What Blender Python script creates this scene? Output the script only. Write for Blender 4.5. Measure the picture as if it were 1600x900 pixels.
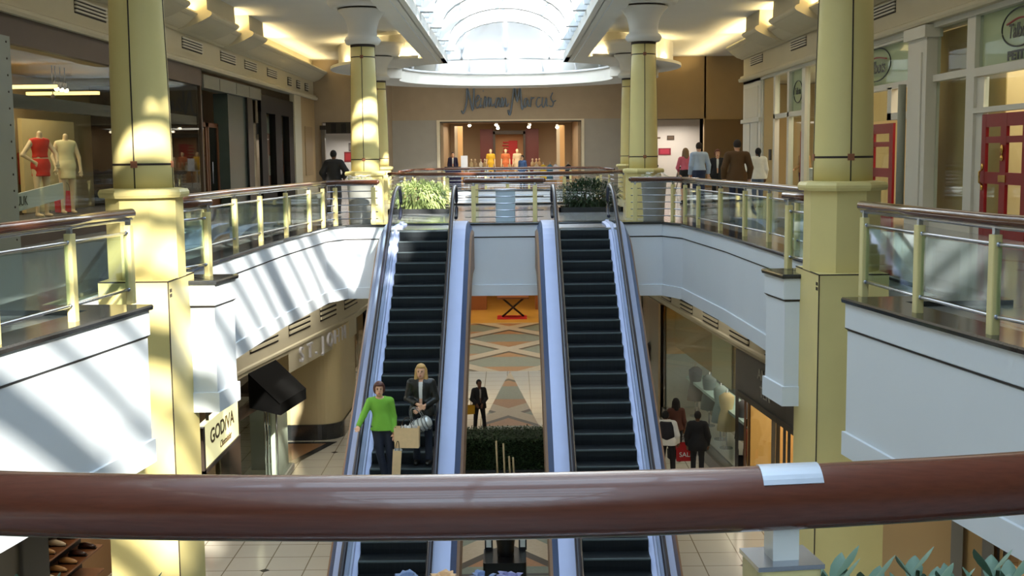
import bpy, bmesh, math, random
import numpy as np
from mathutils import Vector, Matrix, geometry
random.seed(7); rng = np.random.default_rng(5)
for o in list(bpy.data.objects): bpy.data.objects.remove(o)
SC = bpy.context.scene; COL = SC.collection
PI = math.pi; R = math.radians

# ------------------------------------------------------------------ camera, sky, sun, big lights, exposure
cam_d = bpy.data.cameras.new('camera'); CAM = bpy.data.objects.new('camera', cam_d); COL.objects.link(CAM)
cam_d.sensor_width = 36.0; cam_d.lens = 1871.0 / 1600.0 * 36.0; cam_d.clip_start = 0.05; cam_d.clip_end = 400
CAM.matrix_world = (Matrix.Translation((0.16, 0, 1.6)) @ Matrix.Rotation(R(90 - 6.31), 4, 'X') @ Matrix.Rotation(R(-0.6), 4, 'Z'))
SC.camera = CAM
SC.view_settings.view_transform = 'Standard'; SC.view_settings.look = 'None'
SC.view_settings.gamma = 1.0; SC.view_settings.use_curve_mapping = False
SC.view_settings.exposure = 0.13
W = bpy.data.worlds.new('sky'); SC.world = W; W.use_nodes = True
W.node_tree.nodes['Background'].inputs[0].default_value = (0.66, 0.84, 1.0, 1)
W.node_tree.nodes['Background'].inputs[1].default_value = 1.5
def lamp(name, kind, loc, energy, color=(1, 1, 1), direction=(0, 0, -1), size=1.0, size_y=None, spread=None, angle=None):
    d = bpy.data.lights.new(name, kind); o = bpy.data.objects.new(name, d); COL.objects.link(o)
    o.location = loc; d.energy = energy; d.color = color
    o.rotation_euler = Vector(direction).to_track_quat('-Z', 'Y').to_euler()
    if kind == 'AREA':
        d.shape = 'RECTANGLE'; d.size = size; d.size_y = size_y or size
        if spread: d.spread = spread
    if kind == 'SUN': d.angle = angle or 0.01
    if kind in ('POINT', 'SPOT'): d.shadow_soft_size = size
    return o
SUN = lamp('sun', 'SUN', (0, -20, 30), 19.0, (1.0, 0.93, 0.80), (-0.667, 1.85, -1.0), angle=0.022)
for y in range(-14, 48, 10):   # daylight through the long skylight, tilted forward to fill the faces turned to the viewer
    lamp('skylight_daylight', 'AREA', (0, y, 10.5), 540, (0.64, 0.82, 1.0), (0, 0.8, -1), 4.6, 10)
DOME = lamp('dome_daylight', 'AREA', (0, 51.3, 8.4), 900, (0.85, 0.93, 1.0), (0, 0, -1), 8.5, 8.5)
WARM = (1.0, 0.78, 0.40); WARM2 = (1.0, 0.86, 0.68)
for s in (-1, 1):   # lamps lying in the ceiling coves, shining up
    for (y0, y1) in ((12, 16), (31.4, 33.6), (37, 39), (41.2, 46.5), (47, 56.5)):
        lamp('cove_lamp', 'AREA', (s * 8.72, (y0 + y1) / 2, 5.50), (34 if y0 < 40 else 20 if y0 < 47 else 10) * (y1 - y0), WARM, (-s * 0.55, 0, 1), y1 - y0, 0.2)
    for (x, y) in ((3.55, 45.15), (4.3, 45.65), (5.1, 46.35), (5.8, 47.15), (6.4, 48.2)):
        lamp('cove_lamp', 'AREA', (s * x, y, 5.235), 17, WARM, (-s * x * .05, (51.3 - y) * .05, 1), 0.5, 0.16)
    lamp('walkway_fill', 'AREA', (s * 6.0, 27, 6.1), 170, (1, .88, .68), (0, 0, -1), 1.5, 30)  # unseen fill lamp added to brighten the upper walkway
    for y in (10, 20, 30, 42):   # unseen fill lamps added to light the lower arcade
        lamp('arcade_fill', 'AREA', (s * 4.9, y, -1.72), 85 if s < 0 else 26, (1, .93, .82), (0, 0, -1), 0.9, 6)
lamp('arcade_fill', 'AREA', (0, 34, -1.72), 22, (1, .95, .88), (0, 0, -1), 3, 3)  # more added fill over the lower hall
lamp('arcade_fill', 'AREA', (0, 60.5, -2.0), 260, (1, .78, .45), (0, 0, -1), 8, 3)
lamp('ring_fill', 'AREA', (0, 57.2, 4.75), 150, (1, .9, .74), (0, .55, -1), 9, .5)  # unseen lamp added to brighten the far store wall
lamp('store_lamp', 'AREA', (0, 65, 3.2), 230, (1, .9, .76), (0, 0, -1), 6, 4)
lamp('store_lamp', 'AREA', (-10.8, 26, 3.6), 190, (1, .85, .6), (0, 0, -1), 2, 9)
lamp('store_lamp', 'AREA', (-10.8, 41, 3.6), 25, (1, .75, .45), (0, 0, -1), 2, 8)
lamp('store_lamp', 'AREA', (11.0, 25, 4.1), 380, (1, .88, .68), (0, 0, -1), 2.4, 12)
lamp('store_lamp', 'AREA', (11.0, 38, 4.1), 230, (1, .88, .68), (0, 0, -1), 2.4, 9)
lamp('store_lamp', 'AREA', (-7.6, 58.2, 2.5), 60, (1, .93, .85), (0, 0, -1), 2, 2)
lamp('store_lamp', 'AREA', (8.1, 58.4, 3.0), 90, (1, .88, .75), (0, 0, -1), 2, 2)
lamp('store_lamp', 'AREA', (6.8, 26, -3.5), 60, (1, .84, .6), (0, 0, -1), .9, 3.5)
lamp('store_lamp', 'AREA', (7.4, 31, -3.4), 170, (1, .85, .65), (0, 0, -1), 2, 8)
lamp('store_lamp', 'AREA', (7.6, 20, -3.0), 120, (1, .72, .42), (0, 0, -1), 2, 10)
lamp('store_lamp', 'AREA', (-8.0, 21, -3.2), 90, (1, .75, .45), (0, 0, -1), 2, 9)

# ------------------------------------------------------------------ materials
def lin(c):
    return tuple(((x / 255) / 12.92 if x / 255 <= 0.04045 else ((x / 255 + 0.055) / 1.055) ** 2.4) for x in c)
MATS = {}
def mat(name, col, rough=0.5, metal=0.0, spec=0.5, noise=None, emit=None, bump=None, coat=0.0):
    """noise=(scale, amount[, stretch xyz]) varies the base colour, bump=(scale, strength)"""
    if name in MATS: return MATS[name]
    m = bpy.data.materials.new(name); m.use_nodes = True; nt = m.node_tree; b = nt.nodes['Principled BSDF']
    c = lin(col)
    b.inputs['Base Color'].default_value = (*c, 1); b.inputs['Roughness'].default_value = rough
    b.inputs['Metallic'].default_value = metal; b.inputs['Specular IOR Level'].default_value = spec
    if coat: b.inputs['Coat Weight'].default_value = coat
    if noise or bump:
        tc = nt.nodes.new('ShaderNodeTexCoord')
    if noise:
        mp = nt.nodes.new('ShaderNodeMapping'); nt.links.new(tc.outputs['Object'], mp.inputs[0])
        if len(noise) > 2: mp.inputs['Scale'].default_value = noise[2]
        nz = nt.nodes.new('ShaderNodeTexNoise'); nz.inputs['Scale'].default_value = noise[0]; nz.inputs['Detail'].default_value = 4
        nt.links.new(mp.outputs[0], nz.inputs['Vector'])
        mx = nt.nodes.new('ShaderNodeMix'); mx.data_type = 'RGBA'
        a = noise[1]
        mx.inputs[6].default_value = (*[max(0, x * (1 - a)) for x in c], 1); mx.inputs[7].default_value = (*[min(1, x * (1 + a)) for x in c], 1)
        nt.links.new(nz.outputs['Fac'], mx.inputs[0]); nt.links.new(mx.outputs[2], b.inputs['Base Color'])
    if bump:
        nb = nt.nodes.new('ShaderNodeTexNoise'); nb.inputs['Scale'].default_value = bump[0]; nt.links.new(tc.outputs['Object'], nb.inputs['Vector'])
        bp = nt.nodes.new('ShaderNodeBump'); bp.inputs['Strength'].default_value = bump[1]; bp.inputs['Distance'].default_value = 0.02
        nt.links.new(nb.outputs['Fac'], bp.inputs['Height']); nt.links.new(bp.outputs[0], b.inputs['Normal'])
    if emit:
        b.inputs['Emission Color'].default_value = (*lin(emit[0]), 1); b.inputs['Emission Strength'].default_value = emit[1]
    MATS[name] = m; return m
def glass_mat(name, tint=(0.9, 0.96, 0.94), gloss=1.0):
    if name in MATS: return MATS[name]
    m = bpy.data.materials.new(name); m.use_nodes = True; nt = m.node_tree; nt.nodes.remove(nt.nodes['Principled BSDF'])
    t = nt.nodes.new('ShaderNodeBsdfTransparent'); t.inputs[0].default_value = (*tint, 1)
    g = nt.nodes.new('ShaderNodeBsdfGlossy'); g.inputs['Roughness'].default_value = 0.02
    f = nt.nodes.new('ShaderNodeLayerWeight'); f.inputs[0].default_value = 0.5
    pw = nt.nodes.new('ShaderNodeMath'); pw.operation = 'POWER'; pw.inputs[1].default_value = 5.0; nt.links.new(f.outputs['Facing'], pw.inputs[0])
    ma = nt.nodes.new('ShaderNodeMath'); ma.operation = 'MULTIPLY_ADD'; ma.inputs[1].default_value = 0.9; ma.inputs[2].default_value = 0.035; nt.links.new(pw.outputs[0], ma.inputs[0])
    mu = nt.nodes.new('ShaderNodeMath'); mu.operation = 'MULTIPLY'; mu.inputs[1].default_value = gloss; mu.use_clamp = True
    nt.links.new(ma.outputs[0], mu.inputs[0])
    x = nt.nodes.new('ShaderNodeMixShader'); nt.links.new(mu.outputs[0], x.inputs[0]); nt.links.new(t.outputs[0], x.inputs[1]); nt.links.new(g.outputs[0], x.inputs[2])
    nt.links.new(x.outputs[0], nt.nodes['Material Output'].inputs[0]); MATS[name] = m; return m
class NG:   # tiny math-node helper
    def __init__(s, m): s.nt = m.node_tree
    def n(s, op, a, b=None, c=None):
        k = s.nt.nodes.new('ShaderNodeMath'); k.operation = op
        for i, v in enumerate((a, b, c)):
            if v is None: continue
            if isinstance(v, (int, float)): k.inputs[i].default_value = v
            else: s.nt.links.new(v, k.inputs[i])
        return k.outputs[0]
    def mix(s, f, a, b):
        k = s.nt.nodes.new('ShaderNodeMix'); k.data_type = 'RGBA'
        if isinstance(f, (int, float)): k.inputs[0].default_value = f
        else: s.nt.links.new(f, k.inputs[0])
        for i, v in ((6, a), (7, b)):
            if isinstance(v, tuple): k.inputs[i].default_value = (*v, 1)
            else: s.nt.links.new(v, k.inputs[i])
        return k.outputs[2]
def tile_mat(name, base, line, tile, diamond, dper, rough, lw=0.012, dsize=0.11, off=(0, 0)):
    m = mat(name, base, rough, noise=(1.3, 0.06)); g = NG(m); nt = m.node_tree; b = nt.nodes['Principled BSDF']
    src = b.inputs['Base Color'].links[0].from_socket
    tc = nt.nodes.new('ShaderNodeTexCoord'); sp = nt.nodes.new('ShaderNodeSeparateXYZ'); nt.links.new(tc.outputs['Object'], sp.inputs[0])
    x = g.n('ADD', sp.outputs[0], 200 + off[0]); y = g.n('ADD', sp.outputs[1], 200 + off[1])
    dist = lambda v, p: g.n('ABSOLUTE', g.n('SUBTRACT', g.n('MULTIPLY', g.n('FRACT', g.n('ADD', g.n('DIVIDE', v, p), 0.5)), p), p / 2))
    ln = g.n('LESS_THAN', g.n('MINIMUM', dist(x, tile), dist(y, tile)), lw)
    dm = g.n('LESS_THAN', g.n('ADD', dist(x, dper), dist(y, dper)), dsize)
    c = g.mix(ln, src, lin(line)); c = g.mix(dm, c, lin(diamond)); nt.links.new(c, b.inputs['Base Color']); return m
def terrazzo_mat(name):
    m = mat(name, (120, 118, 105), 0.34, spec=.3, noise=(9, 0.18)); g = NG(m); nt = m.node_tree; b = nt.nodes['Principled BSDF']
    tc = nt.nodes.new('ShaderNodeTexCoord'); sp = nt.nodes.new('ShaderNodeSeparateXYZ'); nt.links.new(tc.outputs['Object'], sp.inputs[0])
    nz = nt.nodes.new('ShaderNodeTexNoise'); nz.inputs['Scale'].default_value = 14; nt.links.new(tc.outputs['Object'], nz.inputs['Vector'])
    Y = g.n('DIVIDE', g.n('SUBTRACT', sp.outputs[1], 37.9 - 63.0), 6.3); X = g.n('DIVIDE', sp.outputs[0], 4.54)
    u = g.n('FRACT', g.n('ADD', Y, X)); v = g.n('FRACT', g.n('SUBTRACT', Y, X))
    w = 0.085
    band = g.n('MAXIMUM', g.n('GREATER_THAN', g.n('ABSOLUTE', g.n('SUBTRACT', u, 0.5)), 0.5 - w), g.n('GREATER_THAN', g.n('ABSOLUTE', g.n('SUBTRACT', v, 0.5)), 0.5 - w))
    dark = g.n('MAXIMUM', g.n('GREATER_THAN', u, 0.5 + 0.5 - w - 0.06), g.n('GREATER_THAN', v, 0.5 + 0.5 - w - 0.06))
    s = g.n('ABSOLUTE', g.n('SUBTRACT', g.n('ADD', u, v), 1.0))
    org = g.n('GREATER_THAN', s, 0.36)
    t = g.n('MULTIPLY', nz.outputs['Fac'], 1.0)
    green = g.mix(t, lin((104, 114, 98)), lin((134, 142, 124))); orange = g.mix(t, lin((150, 98, 58)), lin((178, 128, 84)))
    tan = g.mix(t, lin((176, 156, 126)), lin((196, 178, 150)))
    c = g.mix(org, green, orange); c = g.mix(dark, c, lin((66, 56, 44))); c = g.mix(band, c, tan)
    nt.links.new(c, b.inputs['Base Color']); return m
def grain_mat(name, c1, c2, rough, scale=(1, 1, 1), coat=0.0):
    m = mat(name, c1, rough, coat=coat); g = NG(m); nt = m.node_tree; b = nt.nodes['Principled BSDF']
    tc = nt.nodes.new('ShaderNodeTexCoord'); mp = nt.nodes.new('ShaderNodeMapping'); mp.inputs['Scale'].default_value = scale
    nt.links.new(tc.outputs['Object'], mp.inputs[0]); nz = nt.nodes.new('ShaderNodeTexNoise'); nz.inputs['Scale'].default_value = 6; nz.inputs['Detail'].default_value = 8
    nt.links.new(mp.outputs[0], nz.inputs['Vector']); nt.links.new(g.mix(nz.outputs['Fac'], lin(c1), lin(c2)), b.inputs['Base Color']); return m

WHITE = mat('white_paint', (214, 222, 230), 0.55, noise=(0.8, 0.03))
CEIL = mat('ceiling_plaster', (222, 220, 212), 0.8, noise=(0.7, 0.04))
BEIGE = mat('beige_plaster', (198, 190, 164), 0.7, noise=(1.5, 0.05))
CREAM = mat('cream_column_paint', (219, 204, 138), 0.5, noise=(2.5, 0.05))
CREAMP = mat('cream_post_enamel', (220, 207, 145), 0.35, noise=(2.5, 0.04))
SEAM = mat('dark_brown_joint', (48, 36, 26), 0.6)
TILEB = mat('copper_brown_tile', (150, 95, 66), 0.45)
STONE = mat('taupe_stone', (168, 150, 124), 0.6, noise=(2.0, 0.10), bump=(30, 0.1))
TAN = mat('tan_wall', (172, 146, 104), 0.7, noise=(1.8, 0.06))
BROWN = mat('dark_brown_fascia', (74, 56, 44), 0.5, noise=(3, 0.12))
GRANITE = mat('black_granite', (46, 48, 50), 0.12, noise=(40, 0.4))
WOODRAIL = grain_mat('mahogany_handrail', (70, 38, 26), (100, 60, 42), 0.22, (3, 1, 30), coat=0.5)
WOODRAILN = grain_mat('mahogany_handrail_lacquer', (84, 42, 30), (112, 60, 42), 0.27, (1.2, 30, 30), coat=0.4)
STEEL = mat('brushed_steel', (190, 195, 205), 0.25, 1.0, noise=(8, 0.08, (1, 1, 20)))
CHROME = mat('polished_chrome', (215, 220, 226), 0.08, 1.0)
DECK = mat('sky_tinted_aluminium', (160, 170, 204), 0.45, 0.3, noise=(3, 0.05))  # lavender base colour paints in the sky mirrored by the metal
CLADB = mat('blue_grey_cladding', (96, 120, 166), 0.35, 0.4, noise=(3, 0.06))
SKIRT_SHADE = mat('shaded_skirting', (150, 132, 118), 0.4, 0.3)
RUBBER = mat('black_rubber_handrail', (26, 28, 44), 0.28)
STEPM = mat('escalator_tread', (40, 45, 50), 0.42, 0.6, noise=(60, 0.3, (1, 0.02, 0.02)))
FROST = bpy.data.materials.new('frosted_dome_glass'); FROST.use_nodes = True
_nt = FROST.node_tree; _nt.nodes.remove(_nt.nodes['Principled BSDF']); _t = _nt.nodes.new('ShaderNodeBsdfTranslucent'); _t.inputs[0].default_value = (.74, .76, .78, 1)
_x = _nt.nodes.new('ShaderNodeMixShader'); _x.inputs[0].default_value = .05; _p = _nt.nodes.new('ShaderNodeBsdfTransparent'); _nt.links.new(_t.outputs[0], _x.inputs[1]); _nt.links.new(_p.outputs[0], _x.inputs[2]); _nt.links.new(_x.outputs[0], _nt.nodes['Material Output'].inputs[0])
STEPE = mat('escalator_edge_highlight', (92, 104, 110), 0.4, 0.6)  # cleat edge, its paler tone paints in the light caught on each nose
BLACK = mat('black_lacquer', (16, 15, 15), 0.3)
DARK = mat('dark_interior', (40, 33, 28), 0.7)
DGREEN = mat('dark_green_marble', (76, 88, 82), 0.2, noise=(2, 0.25))
RED = mat('red_door_paint', (142, 16, 28), 0.35, noise=(3, 0.06))
BRASS = mat('brass_hardware', (214, 170, 90), 0.25, 1.0)
TRIMW = mat('off_white_woodwork', (216, 214, 202), 0.5, noise=(2, 0.03))
GLASS = glass_mat('clear_glass', (0.90, 0.96, 0.95), 1.0)
GLASSW = glass_mat('shop_glass', (0.92, 0.96, 0.94), 0.32)
GLASSR = glass_mat('balustrade_glass', (0.84, 0.93, 0.91), 1.3)
GLASSK = glass_mat('skylight_glass', (0.97, 0.985, 1.0), 0.35)
GREYV = mat('grey_vase', (150, 152, 148), 0.35, 0.3, noise=(2, 0.06))
LOUV = mat('vent_slat_white', (208, 204, 190), 0.6)
LAMPW = mat('lamp_glow_white', (255, 244, 220), 0.5, emit=((255, 236, 200), 14.0))
FLOORU = tile_mat('upper_floor_tile', (150, 153, 154), (124, 126, 126), 0.75, (52, 52, 54), 3.0, 0.14, dsize=0.12)
FLOORL = tile_mat('lower_floor_tile', (200, 195, 180), (136, 126, 108), 0.8, (44, 40, 38), 3.2, 0.16, off=(0.05, 0.8))
TERR = terrazzo_mat('terrazzo_pattern')

# ------------------------------------------------------------------ mesh helpers
WMAT = {}
def tag(o, label=None, cat=None, group=None, kind=None):
    if label: o['label'] = label
    if cat: o['category'] = cat
    if group: o['group'] = group
    if kind: o['kind'] = kind
    return o
def thing(name, label, cat, loc=(0, 0, 0), rz=0.0, group=None, scale=1.0):
    o = bpy.data.objects.new(name, None); COL.objects.link(o); o.empty_display_size = 0.1
    o.location = loc; o.rotation_euler = (0, 0, rz); o.scale = (scale,) * 3
    WMAT[o.name] = Matrix.Translation(loc) @ Matrix.Rotation(rz, 4, 'Z') @ Matrix.Scale(scale, 4)
    return tag(o, label, cat, group)
class MB:
    def __init__(s): s.v = []; s.f = []; s.m = []; s.sm = []
    def add(s, vs, fs, mi=0, smooth=False):
        b = len(s.v); s.v += [tuple(p) for p in vs]
        for f in fs: s.f.append(tuple(i + b for i in f)); s.m.append(mi); s.sm.append(smooth)
        return s
    def box(s, x0, x1, y0, y1, z0, z1, mi=0, rot=None, bev=0.0):
        x0, x1 = min(x0, x1), max(x0, x1); y0, y1 = min(y0, y1), max(y0, y1); z0, z1 = min(z0, z1), max(z0, z1)
        if bev > 0:
            poly = []
            for cx, cy, a0 in ((x1 - bev, y1 - bev, 0), (x0 + bev, y1 - bev, 90), (x0 + bev, y0 + bev, 180), (x1 - bev, y0 + bev, 270)):
                for k in range(4): a = R(a0 + k * 30); poly.append((cx + bev * math.cos(a), cy + bev * math.sin(a)))
            return s.prism(poly, z0, z1, mi)
        vs = [(x0, y0, z0), (x1, y0, z0), (x1, y1, z0), (x0, y1, z0), (x0, y0, z1), (x1, y0, z1), (x1, y1, z1), (x0, y1, z1)]
        if rot: vs = [rot @ Vector(p) for p in vs]
        return s.add(vs, [(0, 3, 2, 1), (4, 5, 6, 7), (0, 1, 5, 4), (1, 2, 6, 5), (2, 3, 7, 6), (3, 0, 4, 7)], mi)
    def prism(s, poly, z0, z1, mi=0, smooth=False, caps=True):
        n = len(poly); vs = [(x, y, z0) for x, y in poly] + [(x, y, z1) for x, y in poly]
        s.add(vs, [(i, (i + 1) % n, n + (i + 1) % n, n + i) for i in range(n)], mi, smooth)
        if caps: s.add(vs, [tuple(range(n - 1, -1, -1)), tuple(range(n, 2 * n))], mi)
        return s
    def prism_axis(s, poly, a0, a1, axis, mi=0):
        """poly in the plane across axis ('x': (y,z); 'y': (x,z)), extruded a0..a1"""
        n = len(poly); P = (lambda a, p: (a, p[0], p[1])) if axis == 'x' else (lambda a, p: (p[0], a, p[1]))
        vs = [P(a0, p) for p in poly] + [P(a1, p) for p in poly]
        return s.add(vs, [(i, (i + 1) % n, n + (i + 1) % n, n + i) for i in range(n)] + [tuple(range(n - 1, -1, -1)), tuple(range(n, 2 * n))], mi)
    def tube(s, path, r, n=10, mi=0, caps=True, ry=None, closed=False):
        path = [Vector(p) for p in path]; m = len(path); rings = []
        for i, p in enumerate(path):
            if closed: t = path[(i + 1) % m] - path[i - 1]
            else: t = path[min(i + 1, m - 1)] - path[max(i - 1, 0)]
            t.normalize(); up = Vector((0, 0, 1)) if abs(t.z) < 0.95 else Vector((0, 1, 0))
            a = t.cross(up).normalized(); b = a.cross(t).normalized()
            ri = r[i] if isinstance(r, (list, tuple)) else r
            rings.append([p + a * (ri * math.cos(2 * PI * k / n)) + b * ((ry or 1.0) * ri * math.sin(2 * PI * k / n)) for k in range(n)])
        vs = [q for ring in rings for q in ring]; L = m if closed else m - 1
        s.add(vs, [(i * n + k, i * n + (k + 1) % n, ((i + 1) % m) * n + (k + 1) % n, ((i + 1) % m) * n + k) for i in range(L) for k in range(n)], mi, True)
        if caps and not closed: s.add(vs, [tuple(range(n - 1, -1, -1)), tuple(range((m - 1) * n, m * n))], mi)
        return s
    def lathe(s, prof, c=(0, 0, 0), n=32, mi=0, smooth=True, caps=True, a0=0.0):
        vs = []
        for r, z in prof:
            for k in range(n): a = a0 + 2 * PI * k / n; vs.append((c[0] + r * math.cos(a), c[1] + r * math.sin(a), c[2] + z))
        m = len(prof)
        s.add(vs, [(i * n + k, i * n + (k + 1) % n, (i + 1) * n + (k + 1) % n, (i + 1) * n + k) for i in range(m - 1) for k in range(n)], mi, smooth)
        if caps: s.add(vs, [tuple(range(n - 1, -1, -1)), tuple(range((m - 1) * n, m * n))], mi)
        return s
    def ell(s, c, r, n=12, mi=0):
        pr = []
        for i in range(n + 1): a = -PI / 2 + PI * i / n; pr.append((math.cos(a), math.sin(a)))
        vs = []; k2 = n + 4
        for cr, z in pr:
            for k in range(k2): a = 2 * PI * k / k2; vs.append((c[0] + r[0] * cr * math.cos(a), c[1] + r[1] * cr * math.sin(a), c[2] + r[2] * z))
        return s.add(vs, [(i * k2 + k, i * k2 + (k + 1) % k2, (i + 1) * k2 + (k + 1) % k2, (i + 1) * k2 + k) for i in range(n) for k in range(k2)], mi, True)
    def xform(s, M): s.v = [tuple(M @ Vector(p)) for p in s.v]; return s
    def build(s, name, mats, parent=None, local=False, label=None, cat=None, group=None, kind=None):
        me = bpy.data.meshes.new(name); vs = s.v
        if parent is not None:
            PM = WMAT[parent.name]
            if not local: Mi = PM.inverted(); vs = [tuple(Mi @ Vector(p)) for p in vs]
        me.from_pydata(vs, [], s.f)
        for m in (mats if isinstance(mats, (list, tuple)) else [mats]): me.materials.append(m)
        me.polygons.foreach_set('material_index', s.m); me.polygons.foreach_set('use_smooth', s.sm); me.update()
        if not any(s.sm) or True:
            bm = bmesh.new(); bm.from_mesh(me); bmesh.ops.remove_doubles(bm, verts=bm.verts, dist=1e-5)
            bmesh.ops.recalc_face_normals(bm, faces=bm.faces); bm.to_mesh(me); bm.free()
        o = bpy.data.objects.new(name, me); COL.objects.link(o)
        if parent is not None: o.parent = parent; WMAT[o.name] = WMAT[parent.name]
        else: WMAT[o.name] = Matrix.Identity(4)
        return tag(o, label, cat, group, kind)
def struct(name, mb, mats, kind='structure', parent=None): return mb.build(name, mats, parent, kind=None if parent else kind)
def dup(root, loc=None, rz=None, label=None, group=None, scale=None):
    def cp(o, par):
        c = o.copy(); COL.objects.link(c)
        if par is not None: c.parent = par
        for ch in o.children: cp(ch, c)
        return c
    r = cp(root, None)
    if loc is not None: r.location = loc
    if rz is not None: r.rotation_euler = (0, 0, rz)
    if scale is not None: r.scale = scale if isinstance(scale, tuple) else (scale,) * 3
    if label: r['label'] = label
    if group: r['group'] = group
    return r
def text_mb(txt, size, depth, M, shear=0.0, sx=1.0, align='CENTER', bold=0.0):
    cu = bpy.data.curves.new('lettering', 'FONT'); cu.body = txt; cu.size = size; cu.extrude = depth; cu.shear = shear; cu.align_x = align; cu.offset = bold
    ob = bpy.data.objects.new('lettering', cu); COL.objects.link(ob); dg = bpy.context.evaluated_depsgraph_get(); dg.update()
    me = bpy.data.meshes.new_from_object(ob.evaluated_get(dg)); bpy.data.objects.remove(ob)
    S = Matrix.Diagonal((sx, 1, 1, 1)); mb = MB(); mb.add([M @ S @ v.co for v in me.vertices], [tuple(p.vertices) for p in me.polygons]); bpy.data.meshes.remove(me); return mb
def frame_on_x(x, y, z, face):   # text frame standing on a wall at x, read by someone facing it; face=+1: wall faces +x
    return Matrix(((0, 0, face, x), (face, 0, 0, y), (0, 1, 0, z), (0, 0, 0, 1)))
def frame_on_y(x, y, z): return Matrix(((1, 0, 0, x), (0, 0, -1, y), (0, 1, 0, z), (0, 0, 0, 1)))
def ribbon(mb, pts, prof, mi=0, closed=False, side=1):
    """extrude profile [(offset, z)] along plan polyline; offset is to the left of travel (x side)"""
    n = len(pts); P = [Vector((p[0], p[1])) for p in pts]; nr = []
    for i in range(n):
        d0 = (P[i] - P[i - 1]).normalized() if (i > 0 or closed) else None
        d1 = (P[(i + 1) % n] - P[i]).normalized() if (i < n - 1 or closed) else None
        if d0 is None: d0 = d1
        if d1 is None: d1 = d0
        a = Vector((-d0.y, d0.x)); b = Vector((-d1.y, d1.x)); m = (a + b); m.normalize(); m /= max(0.35, m.dot(a)); nr.append(m * side)
    vs = [(P[i].x + nr[i].x * o, P[i].y + nr[i].y * o, z) for i in range(n) for o, z in prof]; k = len(prof)
    L = n if closed else n - 1
    mb.add(vs, [(i * k + j, i * k + j + 1, ((i + 1) % n) * k + j + 1, ((i + 1) % n) * k + j) for i in range(L) for j in range(k - 1)], mi)
    return mb
def flat(mb, outer, holes, z, mi=0):
    loops = [[Vector((x, y, 0)) for x, y in outer]] + [[Vector((x, y, 0)) for x, y in h] for h in holes]
    tris = geometry.tessellate_polygon(loops); vs = [(p.x, p.y, z) for l in loops for p in l]
    return mb.add(vs, [tuple(t) for t in tris], mi)
def mirror(pts): return [(-x, y) for x, y in pts]
# ------------------------------------------------------------------ structure: floors, fascias, ceiling, walls
H = -6.6
half = [(0, 2.15), (1.5, 2.42), (3.0, 3.1), (4.1, 4.3), (4.5, 6.0), (4.45, 8.0), (4.2, 9.5), (3.95, 11.2), (3.75, 12.7), (4.95, 12.75), (4.95, 15.25), (3.66, 15.25), (3.58, 16.0), (4.45, 16.02),
        (4.42, 18.5), (4.28, 23.0), (4.0, 26.8), (3.65, 27.6), (2.75, 27.6), (2.75, 27.9)]
OPEN_A = half + mirror(half[1:])[::-1]            # first light well, counter-clockwise
OPEN_B = [(3.7 * math.copysign(abs(math.cos(a)) ** .6, math.cos(a)), 47.2 + 7.6 * math.copysign(abs(math.sin(a)) ** .6, math.sin(a))) for a in [2 * PI * k / 36 for k in range(36)]]
mb = MB(); flat(mb, [(-14, -22), (14, -22), (14, 75), (-14, 75)], [OPEN_A, OPEN_B], 0.0); struct('floor', mb, FLOORU)
mb = MB(); flat(mb, [(-16, -22), (16, -22), (16, 80), (-16, 80)], [OPEN_A, OPEN_B], -1.62); struct('ceiling', mb, CEIL)
FPROF = [(0.02, 0.0), (0.02, -0.27), (-0.012, -0.275), (-0.012, -0.30), (0.0, -0.305), (0.0, -1.40), (0.03, -1.405), (0.03, -1.66), (-0.12, -1.66)]
for nm, op in (('trim_1', OPEN_A), ('trim_2', OPEN_B)):
    mb = MB(); ribbon(mb, op, FPROF, closed=True); struct(nm, mb, WHITE)
    mb = MB(); ribbon(mb, op, [(0.05, 0.0), (0.055, 0.035), (0.045, 0.055), (-0.42, 0.055), (-0.42, 0.0)], closed=True); struct('trim_3' if nm == 'trim_1' else 'trim_4', mb, GRANITE)
    mb = MB(); ribbon(mb, op, [(0.024, -0.272), (-0.008, -0.302)], closed=True); struct('trim_5' if nm == 'trim_1' else 'trim_6', mb, SEAM)
# lower floor: tile field, terrazzo strip and a wedge that runs towards the stairs, cut in flush
wedge = [(0.05, 45.2), (-2.35, 20.0), (2.45, 20.0)]
mb = MB()
mb.add([(-16, -10, H), (-2.35, -10, H), (-2.35, 20, H), (0.05, 45.2, H), (-16, 45.2, H)], [(0, 1, 2, 3, 4)], 0)
mb.add([(16, -10, H), (16, 45.2, H), (0.05, 45.2, H), (2.45, 20, H), (2.45, -10, H)], [(0, 1, 2, 3, 4)], 0)
mb.add([(-2.35, 20, H), (2.45, 20, H), (0.05, 45.2, H)], [(0, 1, 2)], 1)
mb.add([(-2.35, -10, H), (2.45, -10, H), (2.45, 20, H), (-2.35, 20, H)], [(0, 1, 2, 3)], 0)
mb.add([(-16, 45.2, H), (16, 45.2, H), (16, 58.4, H), (-16, 58.4, H)], [(0, 1, 2, 3)], 1)
mb.add([(-16, 58.4, H), (16, 58.4, H), (16, 80, H), (-16, 80, H)], [(0, 1, 2, 3)], 2)
mb.add([(-16, 58.3, H + .004), (16, 58.3, H + .004), (16, 58.55, H + .004), (-16, 58.55, H + .004)], [(0, 1, 2, 3)], 3)
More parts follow.
